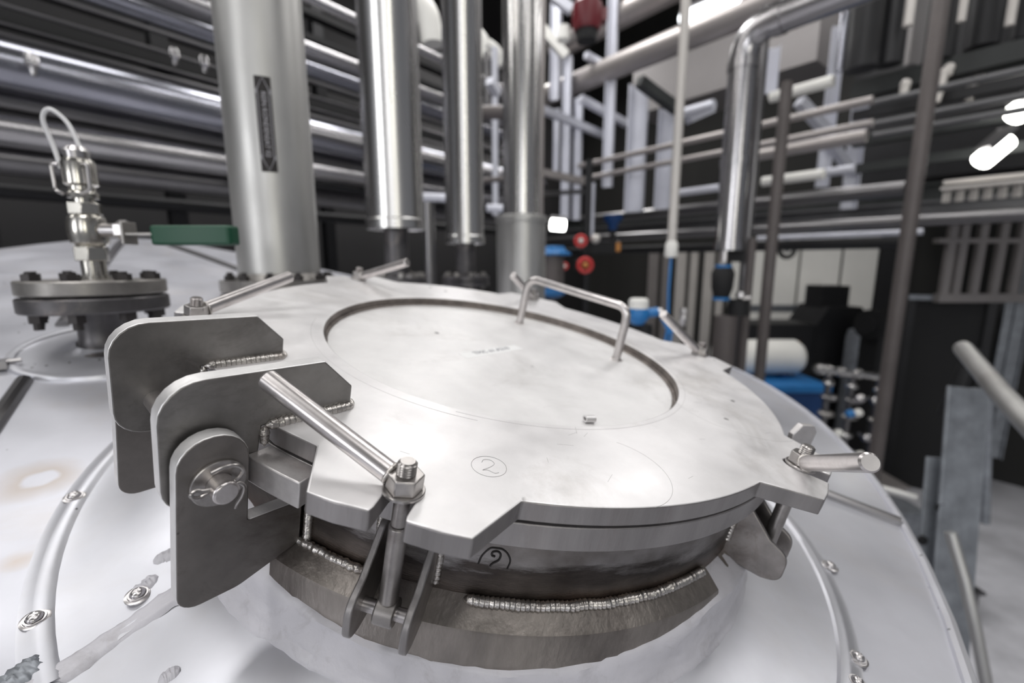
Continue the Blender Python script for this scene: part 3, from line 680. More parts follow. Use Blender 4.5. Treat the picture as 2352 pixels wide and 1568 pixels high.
bm = bmesh.new(); prism(bm, hexpts(.0195), 3.003, 3.022, VT); lathe(bm, [(.016, 3.022), (.0205, 3.027), (.0225, 3.038), (.0225, 3.050), (.0205, 3.060), (.016, 3.065)], 28, mt=VT); prism(bm, hexpts(.0190), 3.065, 3.080, VT); zpart(bm, 'valve_body', 'brass', smooth=25, bevel=.001)
bm = bmesh.new(); cyl(bm, (vx+.024, NY-.004, 3.044), (vx+.052, NY-.004, 3.044), .0090); prism(bm, hexpts(.0135), 0, .010, Matrix.Translation((vx+.047, NY-.004, 3.044)) @ Matrix.Rotation(PI/2, 4, 'Y')); zpart(bm, 'stem', 'screw', smooth=25)
bm = bmesh.new(); box(bm, (vx+.058, NY-.004, 3.040), (.004, .024, .030)); box(bm, (vx+.084, NY-.004, 3.0385), (.052, .020, .0035)); zpart(bm, 'lever_shank', 'flangel', bevel=.0008)
bm = bmesh.new(); g = prism(bm, roundpoly([(-.055, -.011), (.055, -.0125), (.055, .0125), (-.055, .011)], .006), -.013, .013, Matrix.Translation((vx+.148, NY-.004, 3.037))); zpart(bm, 'green_grip', 'green', smooth=25, bevel=.003)
bm = bmesh.new(); lathe(bm, [(.012, 3.080), (.012, 3.086), (.0165, 3.086), (.0175, 3.092), (.0145, 3.096), (.0145, 3.101), (.0185, 3.104), (.0185, 3.130), (.0165, 3.136), (.011, 3.138), (.001, 3.138)], 28, mt=VT); zpart(bm, 'hose_coupling', 'brass')
bm = bmesh.new(); lathe(bm, [(.001, 3.137), (.013, 3.137), (.014, 3.146), (.010, 3.152), (.001, 3.153)], 24, mt=VT); zpart(bm, 'coupling_cap', 'screw')
for s in (-1, 1):
    bm = bmesh.new(); tube(bm, fillet([V3((vx+s*.016, NY-.012, 3.128)), V3((vx+s*.024, NY-.014, 3.128)), V3((vx+s*.023, NY-.014, 3.094)), V3((vx+s*.012, NY-.016, 3.090))], .006, 5), .0021, 8); zpart(bm, 'cam_arm', 'screw')
bm = bmesh.new(); tube(bm, spline([V3((vx-.024, NY, 3.125)), V3((vx-.030, NY, 3.155)), V3((vx-.034, NY-.004, 3.185)), V3((vx-.023, NY-.004, 3.198)), V3((vx-.006, NY, 3.182)), V3((vx+.006, NY, 3.150))], 10), .0026, 8); zpart(bm, 'lanyard_loop', 'wire')

def flanged_riser(name, label, px, py, Y, pr, top, fr, mt_, zf, th=.022, gap=.005, nb=8, below=.20):
    c = at(px, py, Y); X = c.x; t = thing(name, label, 'pipe', (X, Y, zf-below)); I = Matrix.Translation((-X, -Y, -(zf-below))); T_ = Matrix.Translation((X, Y, 0))
    def p(bm, n_, m, **k): bm.transform(I); return finish(bm, n_, m, t, **k)
    bm = bmesh.new(); lathe(bm, [(pr, zf+th), (pr, top)], 48, mt=T_); p(bm, 'pipe', mt_)
    bm = bmesh.new(); lathe(bm, [(pr, zf+th*1.6), (pr*1.08, zf+th), (fr, zf+th), (fr, zf), (.001, zf)], 48, mt=T_); p(bm, 'upper_flange', 'flangel')
    bm = bmesh.new(); lathe(bm, [(.001, zf-gap), (fr, zf-gap), (fr, zf-gap-th), (pr, zf-gap-th), (pr, zf-below)], 48, mt=T_); p(bm, 'lower_flange', 'flange' if nb < 12 else 'flangel')
    bm = bmesh.new(); lathe(bm, [(fr*.7, zf-gap), (fr*.7, zf)], 40, mt=T_); p(bm, 'gasket', 'gasket')
    for k in range(nb):
        a = 2*PI*(k+.5)/nb; q = V3((X+fr*.85*math.cos(a), Y+fr*.85*math.sin(a), 0)); s = fr*.085; bm = bmesh.new()
        prism(bm, hexpts(s, a), zf+th, zf+th+s, Matrix.Translation(q)); prism(bm, hexpts(s, a), zf-gap-th-s, zf-gap-th, Matrix.Translation(q)); cyl(bm, q+V3((0, 0, zf-gap-th-s*1.6)), q+V3((0, 0, zf+th+s*1.6)), s*.55, seg=10)
        p(bm, 'flange_bolt', 'fbolt', smooth=25)
    return t, p, X
big, bigp, BX = flanged_riser('vent_pipe', 'wide satin steel riser with a black banded marker, flanged to the tank', 634, 500, .97, .0780, 4.9, .112, 'satin', 2.944, nb=12)
# the black pipe marker, wrapped on the pipe
def marker_band(bmx, z0, z1, a0, a1, off):
    n = 10; A = [[bmx.verts.new((BX+(.078+off)*math.cos(R(a0+(a1-a0)*k/n)), .97+(.078+off)*math.sin(R(a0+(a1-a0)*k/n)), z)) for k in range(n+1)] for z in (z0, z1)]
    for k in range(n): bmx.faces.new((A[0][k], A[0][k+1], A[1][k+1], A[1][k]))
mz0 = at(665, 395, .90).z; mz1 = at(650, 170, .89).z; MA = -66
bm = bmesh.new(); marker_band(bm, mz0, mz1, MA-10, MA+10, .0006); mk = bigp(bm, 'pipe_marker', 'marker', smooth=60)
def onpipe(u, z, off=.0012): a = R(MA)+u/.078; return V3((BX+(.078+off)*math.cos(a), .97+(.078+off)*math.sin(a), z))-V3((BX, .97, 2.944-.20))
hm = (mz1-mz0)
for pts in ([(-.0095, mz0+.022), (0, mz0+.002), (.0095, mz0+.022), (.0095, mz1-.022), (0, mz1-.002), (-.0095, mz1-.022), (-.0095, mz0+.022)],):
    bm = bmesh.new(); tube(bm, [onpipe(u, z) for u, z in pts], .0007, 6); finish(bm, 'marker_outline', 'markerw', mk)
for zz in (mz0+.026, mz1-.026):
    bm = bmesh.new(); vs = [bm.verts.new(onpipe(u, z, .0008)) for u, z in ((-.0125, zz-.004), (.0125, zz-.004), (.0125, zz+.004), (-.0125, zz+.004))]; bm.faces.new(vs); finish(bm, 'marker_band', 'markerw', mk)
me = textmesh('REIN KONDENSAT 02', .0118)
for v in me.vertices:
    u, vv = v.co.x, v.co.y; v.co = onpipe(vv, (mz0+mz1)/2-u, .0012+v.co.z)
me.materials.append(M['markerw']); o = bpy.data.objects.new('lettering', me); COL.objects.link(o); o.parent = mk

def clad_riser(label, px, py, Y, r, stub, z_end, zfl, m='chrome', base=None, fr=None):
    c = at(px, py, Y); X = c.x; t = thing('clad_pipe', label, 'pipe', (X, Y, zfl-.12)); I = Matrix.Translation((-X, -Y, -(zfl-.12))); T_ = Matrix.Translation((X, Y, 0))
    def p(bm, n_, m, **k): bm.transform(I); return finish(bm, n_, m, t, **k)
    bm = bmesh.new(); lathe(bm, [(stub, z_end+.004), (r, z_end+.004), (r+.004, z_end), (r+.004, z_end+.03), (r, z_end+.034), (r, z_end+1.0), (r+.003, z_end+1.005), (r+.003, z_end+1.05), (r, z_end+1.055), (r, 6.5)], 56, mt=T_); p(bm, 'cladding', m)
    bm = bmesh.new(); lathe(bm, [(stub, z_end+.02), (stub, zfl+.03), (stub*1.6, zfl+.012)], 28, mt=T_); p(bm, 'pipe', 'flange')
    fr = fr or stub*2.4
    bm = bmesh.new(); lathe(bm, [(.001, zfl+.018), (fr, zfl+.018), (fr, zfl), (.001, zfl)], 36, mt=T_); p(bm, 'upper_flange', 'flange')
    bm = bmesh.new(); lathe(bm, [(.001, zfl-.006), (fr, zfl-.006), (fr, zfl-.024), (stub, zfl-.024), (stub, zfl-.12)], 36, mt=T_); p(bm, 'lower_flange', 'flange')
    for k in range(8):
        a = 2*PI*(k+.5)/8; q = V3((X+fr*.8*math.cos(a), Y+fr*.8*math.sin(a), 0)); s = fr*.13; bm = bmesh.new()
        prism(bm, hexpts(s, a), zfl+.018, zfl+.018+s, Matrix.Translation(q)); cyl(bm, q+V3((0, 0, zfl-.035)), q+V3((0, 0, zfl+.035)), s*.5, seg=8); p(bm, 'flange_bolt', 'flangel', smooth=25)
    return t, p, X
clad_riser('nearest and widest of the chrome-bright clad pipes, ending above the lid', 900, 300, 1.60, .0950, .042, at(905, 522, 1.5).z, at(905, 648, 1.6).z)
clad_riser('second chrome-bright clad pipe, its narrow stub and flange showing below', 1064, 300, 2.0, .0800, .042, at(1071, 558, 1.92).z, at(1071, 643, 2.0).z)
# third clad riser goes into a wider sleeve
c3 = at(1198, 300, 2.35); t3 = thing('clad_pipe', 'third clad pipe, dropping into a wider dull sleeve behind the handle', 'pipe', (c3.x, 2.35, 2.6)); I3 = Matrix.Translation((-c3.x, -2.35, -2.6)); T3 = Matrix.Translation((c3.x, 2.35, 0)); zs = at(1200, 492, 2.2).z
bm = bmesh.new(); lathe(bm, [(.092, zs-.02), (.092, 6.5)], 48, mt=T3); bm.transform(I3); finish(bm, 'cladding', 'chrome', t3)
bm = bmesh.new(); lathe(bm, [(.092, zs+.012), (.128, zs+.004), (.132, zs-.012), (.128, zs-.03), (.124, zs-.03), (.122, 2.62)], 48, mt=T3); bm.transform(I3); finish(bm, 'sleeve', 'satin', t3)

def vpipe(label, px, py, Y, wpx, z0, z1, m='brown', name='vertical_pipe', cat='pipe', cap=None, group=None, seg=24):
    c = at(px, py, Y); r = wpx*Y/F/2*1.0; bm = bmesh.new()
    cyl(bm, (c.x, Y, z0), (c.x, Y, z1), r, seg=seg)
    o = finish(bm, name, m); return tag(o, label, cat, group)
def vpx(label, px, py0, py1, Y, wpx, m='brown', **k):
    return vpipe(label, px, (max(py0, 0)+py1)/2, Y, wpx, at(px, py1, Y).z, at(px, py0, Y).z, m, **k)
vpx('thin grey pipe between the two nearest chrome-clad pipes', 987, 465, 660, 2.2, 26, 'alud')
vpipe('pinkish pipe close behind the third clad pipe', 1240, 250, 2.6, 20, 3.2, 6.4, 'tan')

# ---------------------------------------------------------------- pipe rack on the left, running back to the right
def along(label, px, py, Y, D, pxa, pxb, wpx, m, name='horizontal_pipe', cat='pipe', shape='r', group=None, h=None, off=(0, 0, 0)):
    P, _ = run(px, py, Y, D, px+1); _, A = run(px, py, Y, D, pxa); _, B = run(px, py, Y, D, pxb)
    wd = wpx*Y/F; bm = bmesh.new(); o_ = V3(off)
    if shape == 'r': cyl(bm, A+o_, B+o_, wd/2, seg=28)
    elif shape == 'i':
        hh = (h or wpx)*Y/F; bar(bm, A+V3((0, 0, hh/2)), B+V3((0, 0, hh/2)), wd*.6, hh*.12); bar(bm, A-V3((0, 0, hh/2)), B-V3((0, 0, hh/2)), wd*.6, hh*.12); bar(bm, A, B, wd*.08, hh)
    else:
        hh = (h or wpx)*Y/F; bar(bm, A+o_, B+o_, wd, hh)
    o = finish(bm, name, m, smooth=35 if shape == 'r' else 0)
    return tag(o, label, cat, group)
along('largest clad pipe of the left rack, with a brownish underside', 0, 150, 2.3, D1, -420, 1238, 104, 'alub')
along('dull grey clad pipe between the two bright ones of the left rack', 0, 232, 2.35, D1, -420, 1238, 50, 'alud')
along('brightest clad pipe of the left rack, behind the hose valve loop', 0, 297, 2.3, D1, -420, 1238, 72, 'alu')
along('lowest clad pipe of the left rack', 0, 367, 2.35, D1, -420, 1238, 62, 'alud')
along('thin dark pipe below the left rack, above the dark wall', 0, 437, 2.6, D1, -420, 1238, 34, 'dark')
along('dark square duct along the top of the left rack', 0, 40, 2.7, D1, -420, 1238, 40, 'black', 'cable_duct', 'duct', 'b', h=30)
along('upper bluish pipe crossing behind the wide grey riser', 300, 25, 2.9, D1, -420, 1238, 24, 'alub')
along('grey pipe at the top left corner passing behind the wide riser', 326, -20, 2.6, D1, -200, 1238, 30, 'alud')
along('bright slim pipe seen between the wide riser and the chrome-clad pipes', 709, 109, 3.1, D1, 100, 1238, 21, 'alu')
along('bluish slim pipe just below the bright slim one', 709, 152, 3.2, D1, 100, 1238, 17, 'alub')
along('slim pipe crossing behind the chrome-clad pipes near the top', 958, 112, 3.6, D1, 500, 1238, 17, 'alu')
along('slim bright pipe low behind the chrome-clad pipes', 717, 296, 3.2, D1, 560, 1238, 20, 'alu')
along('thin rod-like pipe under the slim bright one', 975, 366, 3.6, D1, 700, 1238, 12, 'alud')
along('bright straight pipe lowest of those behind the chrome-clad pipes', 720, 388, 3.3, D1, 600, 1238, 22, 'alu')
along('dull pipe running low behind the chrome-clad pipes', 720, 423, 3.4, D1, 560, 1238, 18, 'dark')
for i, (py_, wp_, lb_) in enumerate([(8, 12, 'thin dim tube highest of the four at the top left'), (52, 9, 'thin dim tube second of the four at the top left'), (78, 14, 'thin dim tube third of the four at the top left'), (-45, 14, 'thin dim tube leaving the frame at the top left')]):
    along(lb_, 0, py_, 2.5, D1, -420, 1238, wp_, 'alud')
for k in range(5):
    along(['first', 'second', 'third', 'fourth', 'fifth'][k]+' dark cable tray from the bottom under the ceiling, upper left', -200+k*110, -40-k*34, 3.1, D1, -400, 1238, 34, 'black', 'cable_tray', 'cable tray', 'b', h=16)
for lab, px, Y in (('dark rack post left of the wide grey riser', 440, 3.05), ('dark rack post behind the first chrome-clad pipe', 800, 4.4), ('dark rack post standing far left in the rack', -60, 2.45)):
    c = at(px, 300, Y); c += V3((-.35, .28, 0)); bm = bmesh.new(); r_ = Matrix.Rotation(math.atan2(D1.y, D1.x), 3, 'Z')
    for dy in (-.045, .045): box(bm, (0, dy, 0), (.10, .010, 7.6), None)
    box(bm, (0, 0, 0), (.008, .09, 7.6)); bm.transform(Matrix.Translation((c.x, c.y, 3.8)) @ r_.to_4x4())
    o = finish(bm, 'rack_post', 'dark', smooth=0); tag(o, lab, 'post')
for lab, px, py, Y in (('pale pipe clamp high beside the wide riser', 400, 125, 2.9), ('pale pipe clamp just left of the wide riser', 468, 143, 3.0), ('round valve knob standing up on the largest rack pipe', 73, 140, 2.2)):
    c = at(px, py, Y); bm = bmesh.new(); lathe(bm, [(.001, .03), (.022, .03), (.026, .02), (.026, -.02), (.014, -.03), (.012, -.06), (.001, -.06)], 20); bm.transform(Matrix.Translation(c)); o = finish(bm, 'fitting_or_glint', 'alu'); tag(o, lab, 'fitting')

# ---------------------------------------------------------------- right-hand pipework
def elbow_pipe(label, pts, r, m, rad, name='elbow_pipe', cat='pipe', collars=()):
    t = thing(name, label, cat, pts[0]); P = fillet(pts, rad, 12); bm = bmesh.new(); tube(bm, P, r, 28); bm.transform(Matrix.Translation(-V3(pts[0]))); finish(bm, 'pipe', m, t)
    for q, d in collars:
        bm = bmesh.new(); d = V3(d).normalized(); cyl(bm, V3(q)-d*.02, V3(q)+d*.02, r*1.09, seg=28); bm.transform(Matrix.Translation(-V3(pts[0]))); finish(bm, 'collar', m, t)
    return t
def lane(lab, px, py, Y, a, b, wpx, m, **k): return along(lab, px, py, Y, D2, a, b, wpx, m, **k)
lane('upper of two pale pipes slanting down from the top centre', 1290, 108, 6.0, 1275, 1880, 42, 'tan')
lane('lower of two pale pipes slanting across right of the chrome-clad pipes', 1251, 222, 6.0, 1240, 1960, 40, 'tan')
c0 = at(1673, 575, 2.5); cz = at(1692, 72, 2.5)
e0 = V3((c0.x, 2.5, c0.z)); e1_ = V3((c0.x, 2.5, cz.z)); e2_ = e1_-D2*2.2
elbow_pipe('clad elbow pipe turning down from the top right, a black valve under it', [e0, e1_, e2_], .068, 'alu', .14, collars=[(e1_-V3((0, 0, .16)), (0, 0, 1)), (e1_-D2*.16, D2), (e0+V3((0, 0, .02)), (0, 0, 1)), (e1_-V3((0, 0, .62)), (0, 0, 1))])
def put(lab, name, cat, px, py, Y, parts, group=None):
    c = at(px, py, Y); t = thing(name, lab, cat, c, group=group)
    for nm, m, fn in parts:
        bm = bmesh.new(); fn(bm); finish(bm, nm, m, t, smooth=35, bevel=0)
    return t
L_ = lambda prof, c=(0, 0, 0), seg=24: (lambda bm: lathe(bm, prof, seg, mt=Matrix.Translation(V3(c))))
Cc = lambda a, b, r, r2=None: (lambda bm: cyl(bm, a, b, r, r2))
Bx = lambda c, s: (lambda bm: box(bm, c, s))
put('black valve with blue rings hanging under the clad elbow pipe', 'shut_off_valve', 'valve', 1660, 640, 2.5, [
    ('neck', 'screw', Cc((0, 0, .09), (0, 0, .15), .022)), ('ring', 'blue', Cc((0, 0, .055), (0, 0, .075), .042)), ('body', 'black', L_([(.001, .07), (.046, .06), (.06, .03), (.055, -.05), (.04, -.10), (.001, -.12)])),
    ('ring', 'blue', Cc((0, 0, -.115), (0, 0, -.10), .044)), ('bracket', 'black', Bx((.05, 0, .12), (.09, .05, .06))), ('side_port', 'screw', L_([(.001, .024), (.024, .016), (.026, -.01), (.001, -.02)], (.075, -.06, -.085)) ), ('gearbox', 'black', L_([(.001, .04), (.05, .035), (.055, -.05), (.001, -.06)], (.085, -.03, -.145))), ('stub', 'screw', Cc((.09, -.03, -.115), (.14, -.03, -.105), .014))])
vpipe('dark stub pipe below the black valve, beside the lid', 1662, 795, 2.45, 50, 0, at(1662, 725, 2.45).z, 'brown')
t = thing('spray_pipe', 'thin beige pipe hanging in front of the steelwork, ending in a white cap', 'pipe', at(1540, 575, 2.2))
c = at(1558, 300, 2.2); za = at(1540, 570, 2.2).z; zo = at(1540, 575, 2.2)
for nm, m, fn in (('pipe', 'beige', Cc((c.x, 2.2, za), (c.x, 2.2, 5.2), .0205)), ('end_cap', 'white', L_([(.020, .035), (.028, .02), (.030, -.03), (.024, -.042), (.001, -.042)], (c.x, 2.2, za)))):
    bm = bmesh.new(); fn(bm); bm.transform(Matrix.Translation(-zo)); finish(bm, nm, m, t)
c = V3((c.x, 2.2, 0)); bm = bmesh.new(); tube(bm, [V3((c.x, 2.2, za-.04)), V3((c.x-.002, 2.2, za-.2)), V3((c.x+.004, 2.2, za-.36))], .0062, 8); tag(finish(bm, 'air_hose', 'blue'), 'thin blue hose below the beige pipe with the white cap', 'hose')
vpipe('pale pipe standing directly right of the clad elbow pipe', 1727, 420, 2.7, 20, .1, 4.35, 'alud')
vpipe('brown-grey pipe second to the right of the clad elbow pipe', 1765, 640, 2.9, 24, .1, 4.05, 'brown')
vpipe('slim dark pipe standing in front of the white horizontal tank', 1715, 700, 2.6, 18, .1, 3.14, 'brown')
c = at(2098, 450, 3.0); vpipe('tall brown-grey pole right of the white wall panels', 2098, 450, 3.0, 30, 0, 6.4, 'brown', 'support_pole', 'pole')
# big ceiling duct, pale, behind the two slanting pipes
P, A = run(1600, 178, 7.0, D2, 1490); _, B = run(1600, 178, 7.0, D2, 1915)
bm = bmesh.new(); bar(bm, A, B, .8, .80); tag(finish(bm, 'air_duct', 'ductm', smooth=0), 'wide pale air duct behind the two slanting pipes', 'duct')
# long thin rails and handrails toward the right
for i, (px, py, a, b, wp, m, lab) in enumerate([
    (1651, 309, 1330, 2005, 14, 'tan', 'upper thin rail crossing the steelwork on the right'), (1654, 350, 1330, 2005, 13, 'tan', 'lower thin rail crossing the steelwork on the right'),
    (1741, 356, 1745, 1990, 24, 'tan', 'broad pale rail just under the two thin rails'), (1770, 224, 1770, 1915, 22, 'white', 'short white bar above the thin rails, right of the elbow pipe'),
    (1755, 417, 1752, 1893, 20, 'white', 'white bar low in the steelwork, right of the elbow pipe'), (1900, 396, 1898, 1965, 18, 'wsteel', 'shorter pale bar continuing right of the low white bar'),
    (1560, 443, 1560, 1652, 15, 'wsteel', 'pale bar between the beige pipe and the elbow pipe'), (1560, 262, 1560, 1640, 20, 'wsteel', 'bent pale bar under the slanting pipes')]):
    lane(lab, px, py, 4.6 if i > 2 else 4.0, a, b, wp, m, name='rail', cat='rail')
for px_, py_, l_ in ((2005, 237, 'upper dark rail continuing past the pale columns'), (2005, 286, 'middle dark rail continuing past the pale columns'), (2005, 312, 'lower dark rail continuing past the pale columns')):
    lane(l_, px_, py_, 3.6, 2005, 2440, 13, 'galvd', name='rail', cat='rail')
# mezzanine edge beams
lane('top dark edge beam of the gallery', 1753, 478, 6.2, 1250, 2700, 34, 'dkgreen', name='edge_beam', cat='beam', shape='i', h=30)
lane('deep grey beam under the gallery edge', 1753, 512, 6.0, 1250, 2700, 50, 'galvd', name='gallery_beam', cat='beam', shape='i', h=34)
lane('beige pipe slung under the gallery beams', 1500, 540, 5.6, 1255, 2420, 18, 'alud')
lane('pale tube along the foot of the gallery beams', 1900, 541, 5.0, 1740, 2120, 12, 'wsteel')
lane('dark pipe lowest under the gallery', 1500, 572, 5.8, 1250, 2080, 18, 'dark')
lane('grey pipe running over the gallery beams', 1600, 480, 5.4, 1340, 2080, 26, 'alud')
# bluish-white steel columns and ties of the stair tower
def col(lab, px, p0, p1, Y, wpx, m='wsteel'):
    z0 = at(px, p1, Y).z; z1 = at(px, p0, Y).z; c = at(px, (p0+p1)/2, Y); w_ = wpx*Y/F; bm = bmesh.new()
    for s in (-1, 1): box(bm, (s*w_*.46, 0, 0), (w_*.08, w_*.8, z1-z0))
    box(bm, (0, 0, 0), (w_*.92, w_*.1, z1-z0)); bm.transform(Matrix.Translation((c.x, Y, (z0+z1)/2)) @ Matrix.Rotation(R(-25), 4, 'Z'))
    return tag(finish(bm, 'steel_column', m, smooth=0), lab, 'column')
for a in [('pair of tall pale columns, left one, behind the bent handle', 1301, 130, 505, 5.4, 17), ('pair of tall pale columns, right one, behind the bent handle', 1327, 225, 505, 5.4, 15), ('narrow pale column crossing both slanting pipes', 1402, -10, 430, 5.2, 20),
          ('broad bright column left of the thin beige pipe', 1462, 195, 487, 5.0, 38), ('broad bright column right behind the thin beige pipe', 1526, 250, 480, 5.0, 32), ('pale column at the very top beside the red motor', 1277, -30, 230, 5.6, 20),
          ('pinkish short column left of the tall pale pair', 1278, 250, 400, 5.6, 12), ('slender post hanging under the gallery, behind the handle', 1357, 420, 560, 5.0, 14), ('bright irregular column left of the dark ducts', 1965, 190, 480, 4.8, 28), ('pale column right of the elbow pipe', 1908, 60, 430, 4.8, 24), ('dim grey column behind the pale pipe right of the elbow', 1772, 110, 215, 4.6, 26)]: col(*a)
for lab, a, b, Ya, Yb, w_, m in (('upper pale tie running back between the tall columns', (1333, 226), (1440, 285), 5.2, 5.6, .07, 'wsteel'), ('lower pale tie running back between the tall columns', (1246, 252), (1396, 314), 5.0, 5.6, .07, 'wsteel'),
    ('short pale tie beside the top of the narrow column', (1346, 126), (1392, 153), 5.2, 5.4, .06, 'wsteel'), ('dark brace dropping toward the thin beige pipe', (1468, 186), (1556, 252), 4.6, 4.8, .09, 'dkgreen'),
    ('pale zigzag brace between the columns, upper', (1836, 232), (1902, 306), 4.7, 4.8, .09, 'wsteel'), ('pale zigzag brace between the columns, lower', (1908, 330), (1962, 400), 4.7, 4.8, .08, 'wsteel'),
    ('pale bent bar behind the slanting pipes', (1580, 275), (1636, 250), 4.6, 4.7, .07, 'wsteel'), ('white strut high behind the red motor', (1240, 60), (1300, 130), 5.4, 5.4, .09, 'white'), ('white strut at the top left of the red motor', (1268, -10), (1312, 22), 5.4, 5.4, .09, 'wsteel'),
    ('pale short strut over the lamp beside the third clad pipe', (1240, 395), (1345, 418), 4.2, 4.6, .06, 'tan'), ('grey strut above the round lamp', (1240, 445), (1340, 440), 4.2, 4.6, .04, 'alud'), ('pale angle between the second and third clad pipes', (1124, 185), (1142, 215), 3.6, 3.7, .06, 'wsteel')):
    bm = bmesh.new(); bar(bm, at(*a, Ya), at(*b, Yb), w_, w_); tag(finish(bm, 'steel_tie', m, smooth=0), lab, 'brace')
for lab, px, p0, p1, Y, wp, m in (('pale downpipe between the second and third clad pipes', 1137, 110, 495, 3.9, 14, 'wsteel'), ('dull pipe elbow crossing between the second and third clad pipes', 1118, 120, 240, 4.0, 12, 'alud')):
    vpx(lab, px, p0, p1, Y, wp, m)
for lab, a, b, Y, r_, m in (('brownish crosspipe behind the third clad pipe', (1100, 258), (1180, 258), 3.4, .045, 'brown'), ('thin crosspipe behind the third clad pipe, lower', (1105, 415), (1180, 408), 3.4, .02, 'brown'), ('pale crosspipe left of the second clad pipe', (960, 452), (1030, 455), 3.2, .028, 'wsteel'), ('pale crosspipe at the foot of the pale downpipe', (1118, 478), (1170, 480), 3.4, .028, 'wsteel')):
    bm = bmesh.new(); cyl(bm, at(*a, Y), at(*b, Y), r_); tag(finish(bm, 'crosspipe', m), lab, 'pipe')
for lab, px, py, Y, r_ in (('white shining elbow high between the first two chrome-clad pipes', 982, 20, 4.2, .17), ('white shining elbow high between the second and third clad pipes', 1110, 88, 4.4, .10), ('white bent pipe end below the shining elbow', 1145, 118, 4.0, .07)):
    P0 = at(px, py, Y); bm = bmesh.new(); tube(bm, fillet([P0+V3((-r_*1.2, 0, r_*.8)), P0, P0+V3((r_*.2, 0, -r_*1.6))], r_*.9, 8), r_*.55, 16); tag(finish(bm, 'pipe_elbow', 'white'), lab, 'pipe')
# dark ducts and pipes hanging at the upper right; beige ones paint their highlights
for i, (px, wp, p1, m, lab) in enumerate([(1990, 60, 160, 'dark', 'dark hanging pipe nearest the elbow pipe'), (1938, 16, 165, 'alub', 'bluish slim pipe left of the dark hanging pipes'), (2052, 46, 150, 'dark', 'second dark hanging pipe from the left, upper right'), (2085, 18, 60, 'beige', 'short painted highlight among the dark hanging pipes'),
        (2165, 52, 140, 'dark', 'middle dark hanging pipe, upper right'), (2206, 14, 50, 'beige', 'slim painted highlight over the dark beams'), (2262, 56, 110, 'dark', 'dark hanging pipe near the right edge'), (2318, 16, 60, 'beige', 'slim painted highlight near the right edge'), (2350, 34, 90, 'dark', 'outermost dark hanging pipe at the right edge')]):
    Y = 4.0 if i % 2 == 0 else 3.8
    vpipe(lab, px, 60, Y, wp, at(px, p1, Y).z, 7.5, m, name='hanging_pipe_or_glint')
for i, (py, hpx, m, lab) in enumerate([(205, 34, 'dkgreen', 'upper dark green-grey beam at the right'), (262, 18, 'dark', 'second dark beam from above at the right'), (322, 22, 'dkgreen', 'third dark beam from above at the right'), (385, 18, 'dkgreen', 'lowest dark beam at the right, above the tray')]):
    lane(lab, 1990, py, 4.4, 1960, 2500, hpx, m, name='dark_beam', cat='beam', shape='b', h=hpx)
P, A = run(2000, 250, 6.0, D2, 1985); _, B = run(2000, 250, 6.0, D2, 2700)
bm = bmesh.new(); bar(bm, A, B, .9, 1.9); tag(finish(bm, 'dark_duct', 'dark', smooth=0), 'big dark duct behind the beams at the upper right', 'duct')
for i, (px, py, l_, lab) in enumerate([(2180, 165, 18, 'smallest greenish pipe glint under the upper dark beam'), (2258, 155, 34, 'bright slanted painted glint between the dark beams, right'), (2168, 182, 30, 'bright slanted painted glint left of the middle beams'), (2232, 215, 32, 'bright slanted painted glint lower between the beams'), (2080, 205, 24, 'pale slanted painted glint left of the tall pole'), (2155, 222, 26, 'pale slanted painted glint right of the tall pole'), (2128, 300, 60, 'long pale painted glint along the tall pole')]):  # small pale solids standing for highlights on the dark pipework
    bm = bmesh.new(); a = at(px, py-l_/2, 3.9); b = at(px-l_*.22, py+l_/2, 3.9); cyl(bm, a, b, .034, .028, 14); ball(bm, a, .038, seg=10); tag(finish(bm, 'fitting_or_glint', 'beige'), lab, 'fitting')
c = at(2118, 75, 4.6); bm = bmesh.new(); box(bm, (c.x, c.y, c.z+.35), (.22, .05, 1.25)); tag(finish(bm, 'grey_board', 'ductm', smooth=0), 'plain grey board between the dark hanging pipes', 'board')
# the hall's visible lamps
def lamp(lab, p0, p1, Y, w_, m='lamp', Yb=None):
    A = at(*p0, Y); B = at(*p1, Yb or Y); t = thing('ceiling_light', lab, 'lamp', (A+B)/2); I = Matrix.Translation(-(A+B)/2)
    up = V3((0, 0, 1)); bm = bmesh.new(); bar(bm, A+up*w_*.62, B+up*w_*.62, w_*.9, w_*.28); bm.transform(I); finish(bm, 'housing', 'alud', t, smooth=0)
    bm = bmesh.new(); tube(bm, [A, A+(B-A)*.04, B-(B-A)*.04, B], w_/2, 14, rs=[w_*.3, w_*.5, w_*.5, w_*.3]); bm.transform(I); finish(bm, 'diffuser', m, t)
lamp('round-ended lit lamp right of the third clad pipe', (1264, 515), (1299, 518), 3.0, .072)
lamp('slanted lit lamp at the right edge, the lower one', (2252, 372), (2312, 322), 3.5, .135)
lamp('slanted lit lamp cut by the right edge, the upper one', (2328, 266), (2400, 212), 3.4, .145)
lamp('long lit tube at the top behind the beige pipe', (1562, 46), (1700, -12), 3.4, .085, 'lampc')
# cable tray with fingers, right edge
P, A = run(2200, 432, 3.6, D2, 2165); _, B = run(2200, 432, 3.6, D2, 2500); t = thing('cable_tray', 'pale cable tray with hanging fingers under the slanted lamps', 'cable tray', A)
bm = bmesh.new(); bar(bm, A-A, B-A, .16, .02); bar(bm, V3((0, 0, .05)), B-A+V3((0, 0, .05)), .03, .03); finish(bm, 'tray', 'beige', t, smooth=0)
for k in range(9):
    p = (B-A)*(k+.4)/9.5; bm = bmesh.new(); box(bm, p-V3((0, 0, .05)), (.035, .035, .10)); finish(bm, 'bracket', 'beige', t, smooth=0)
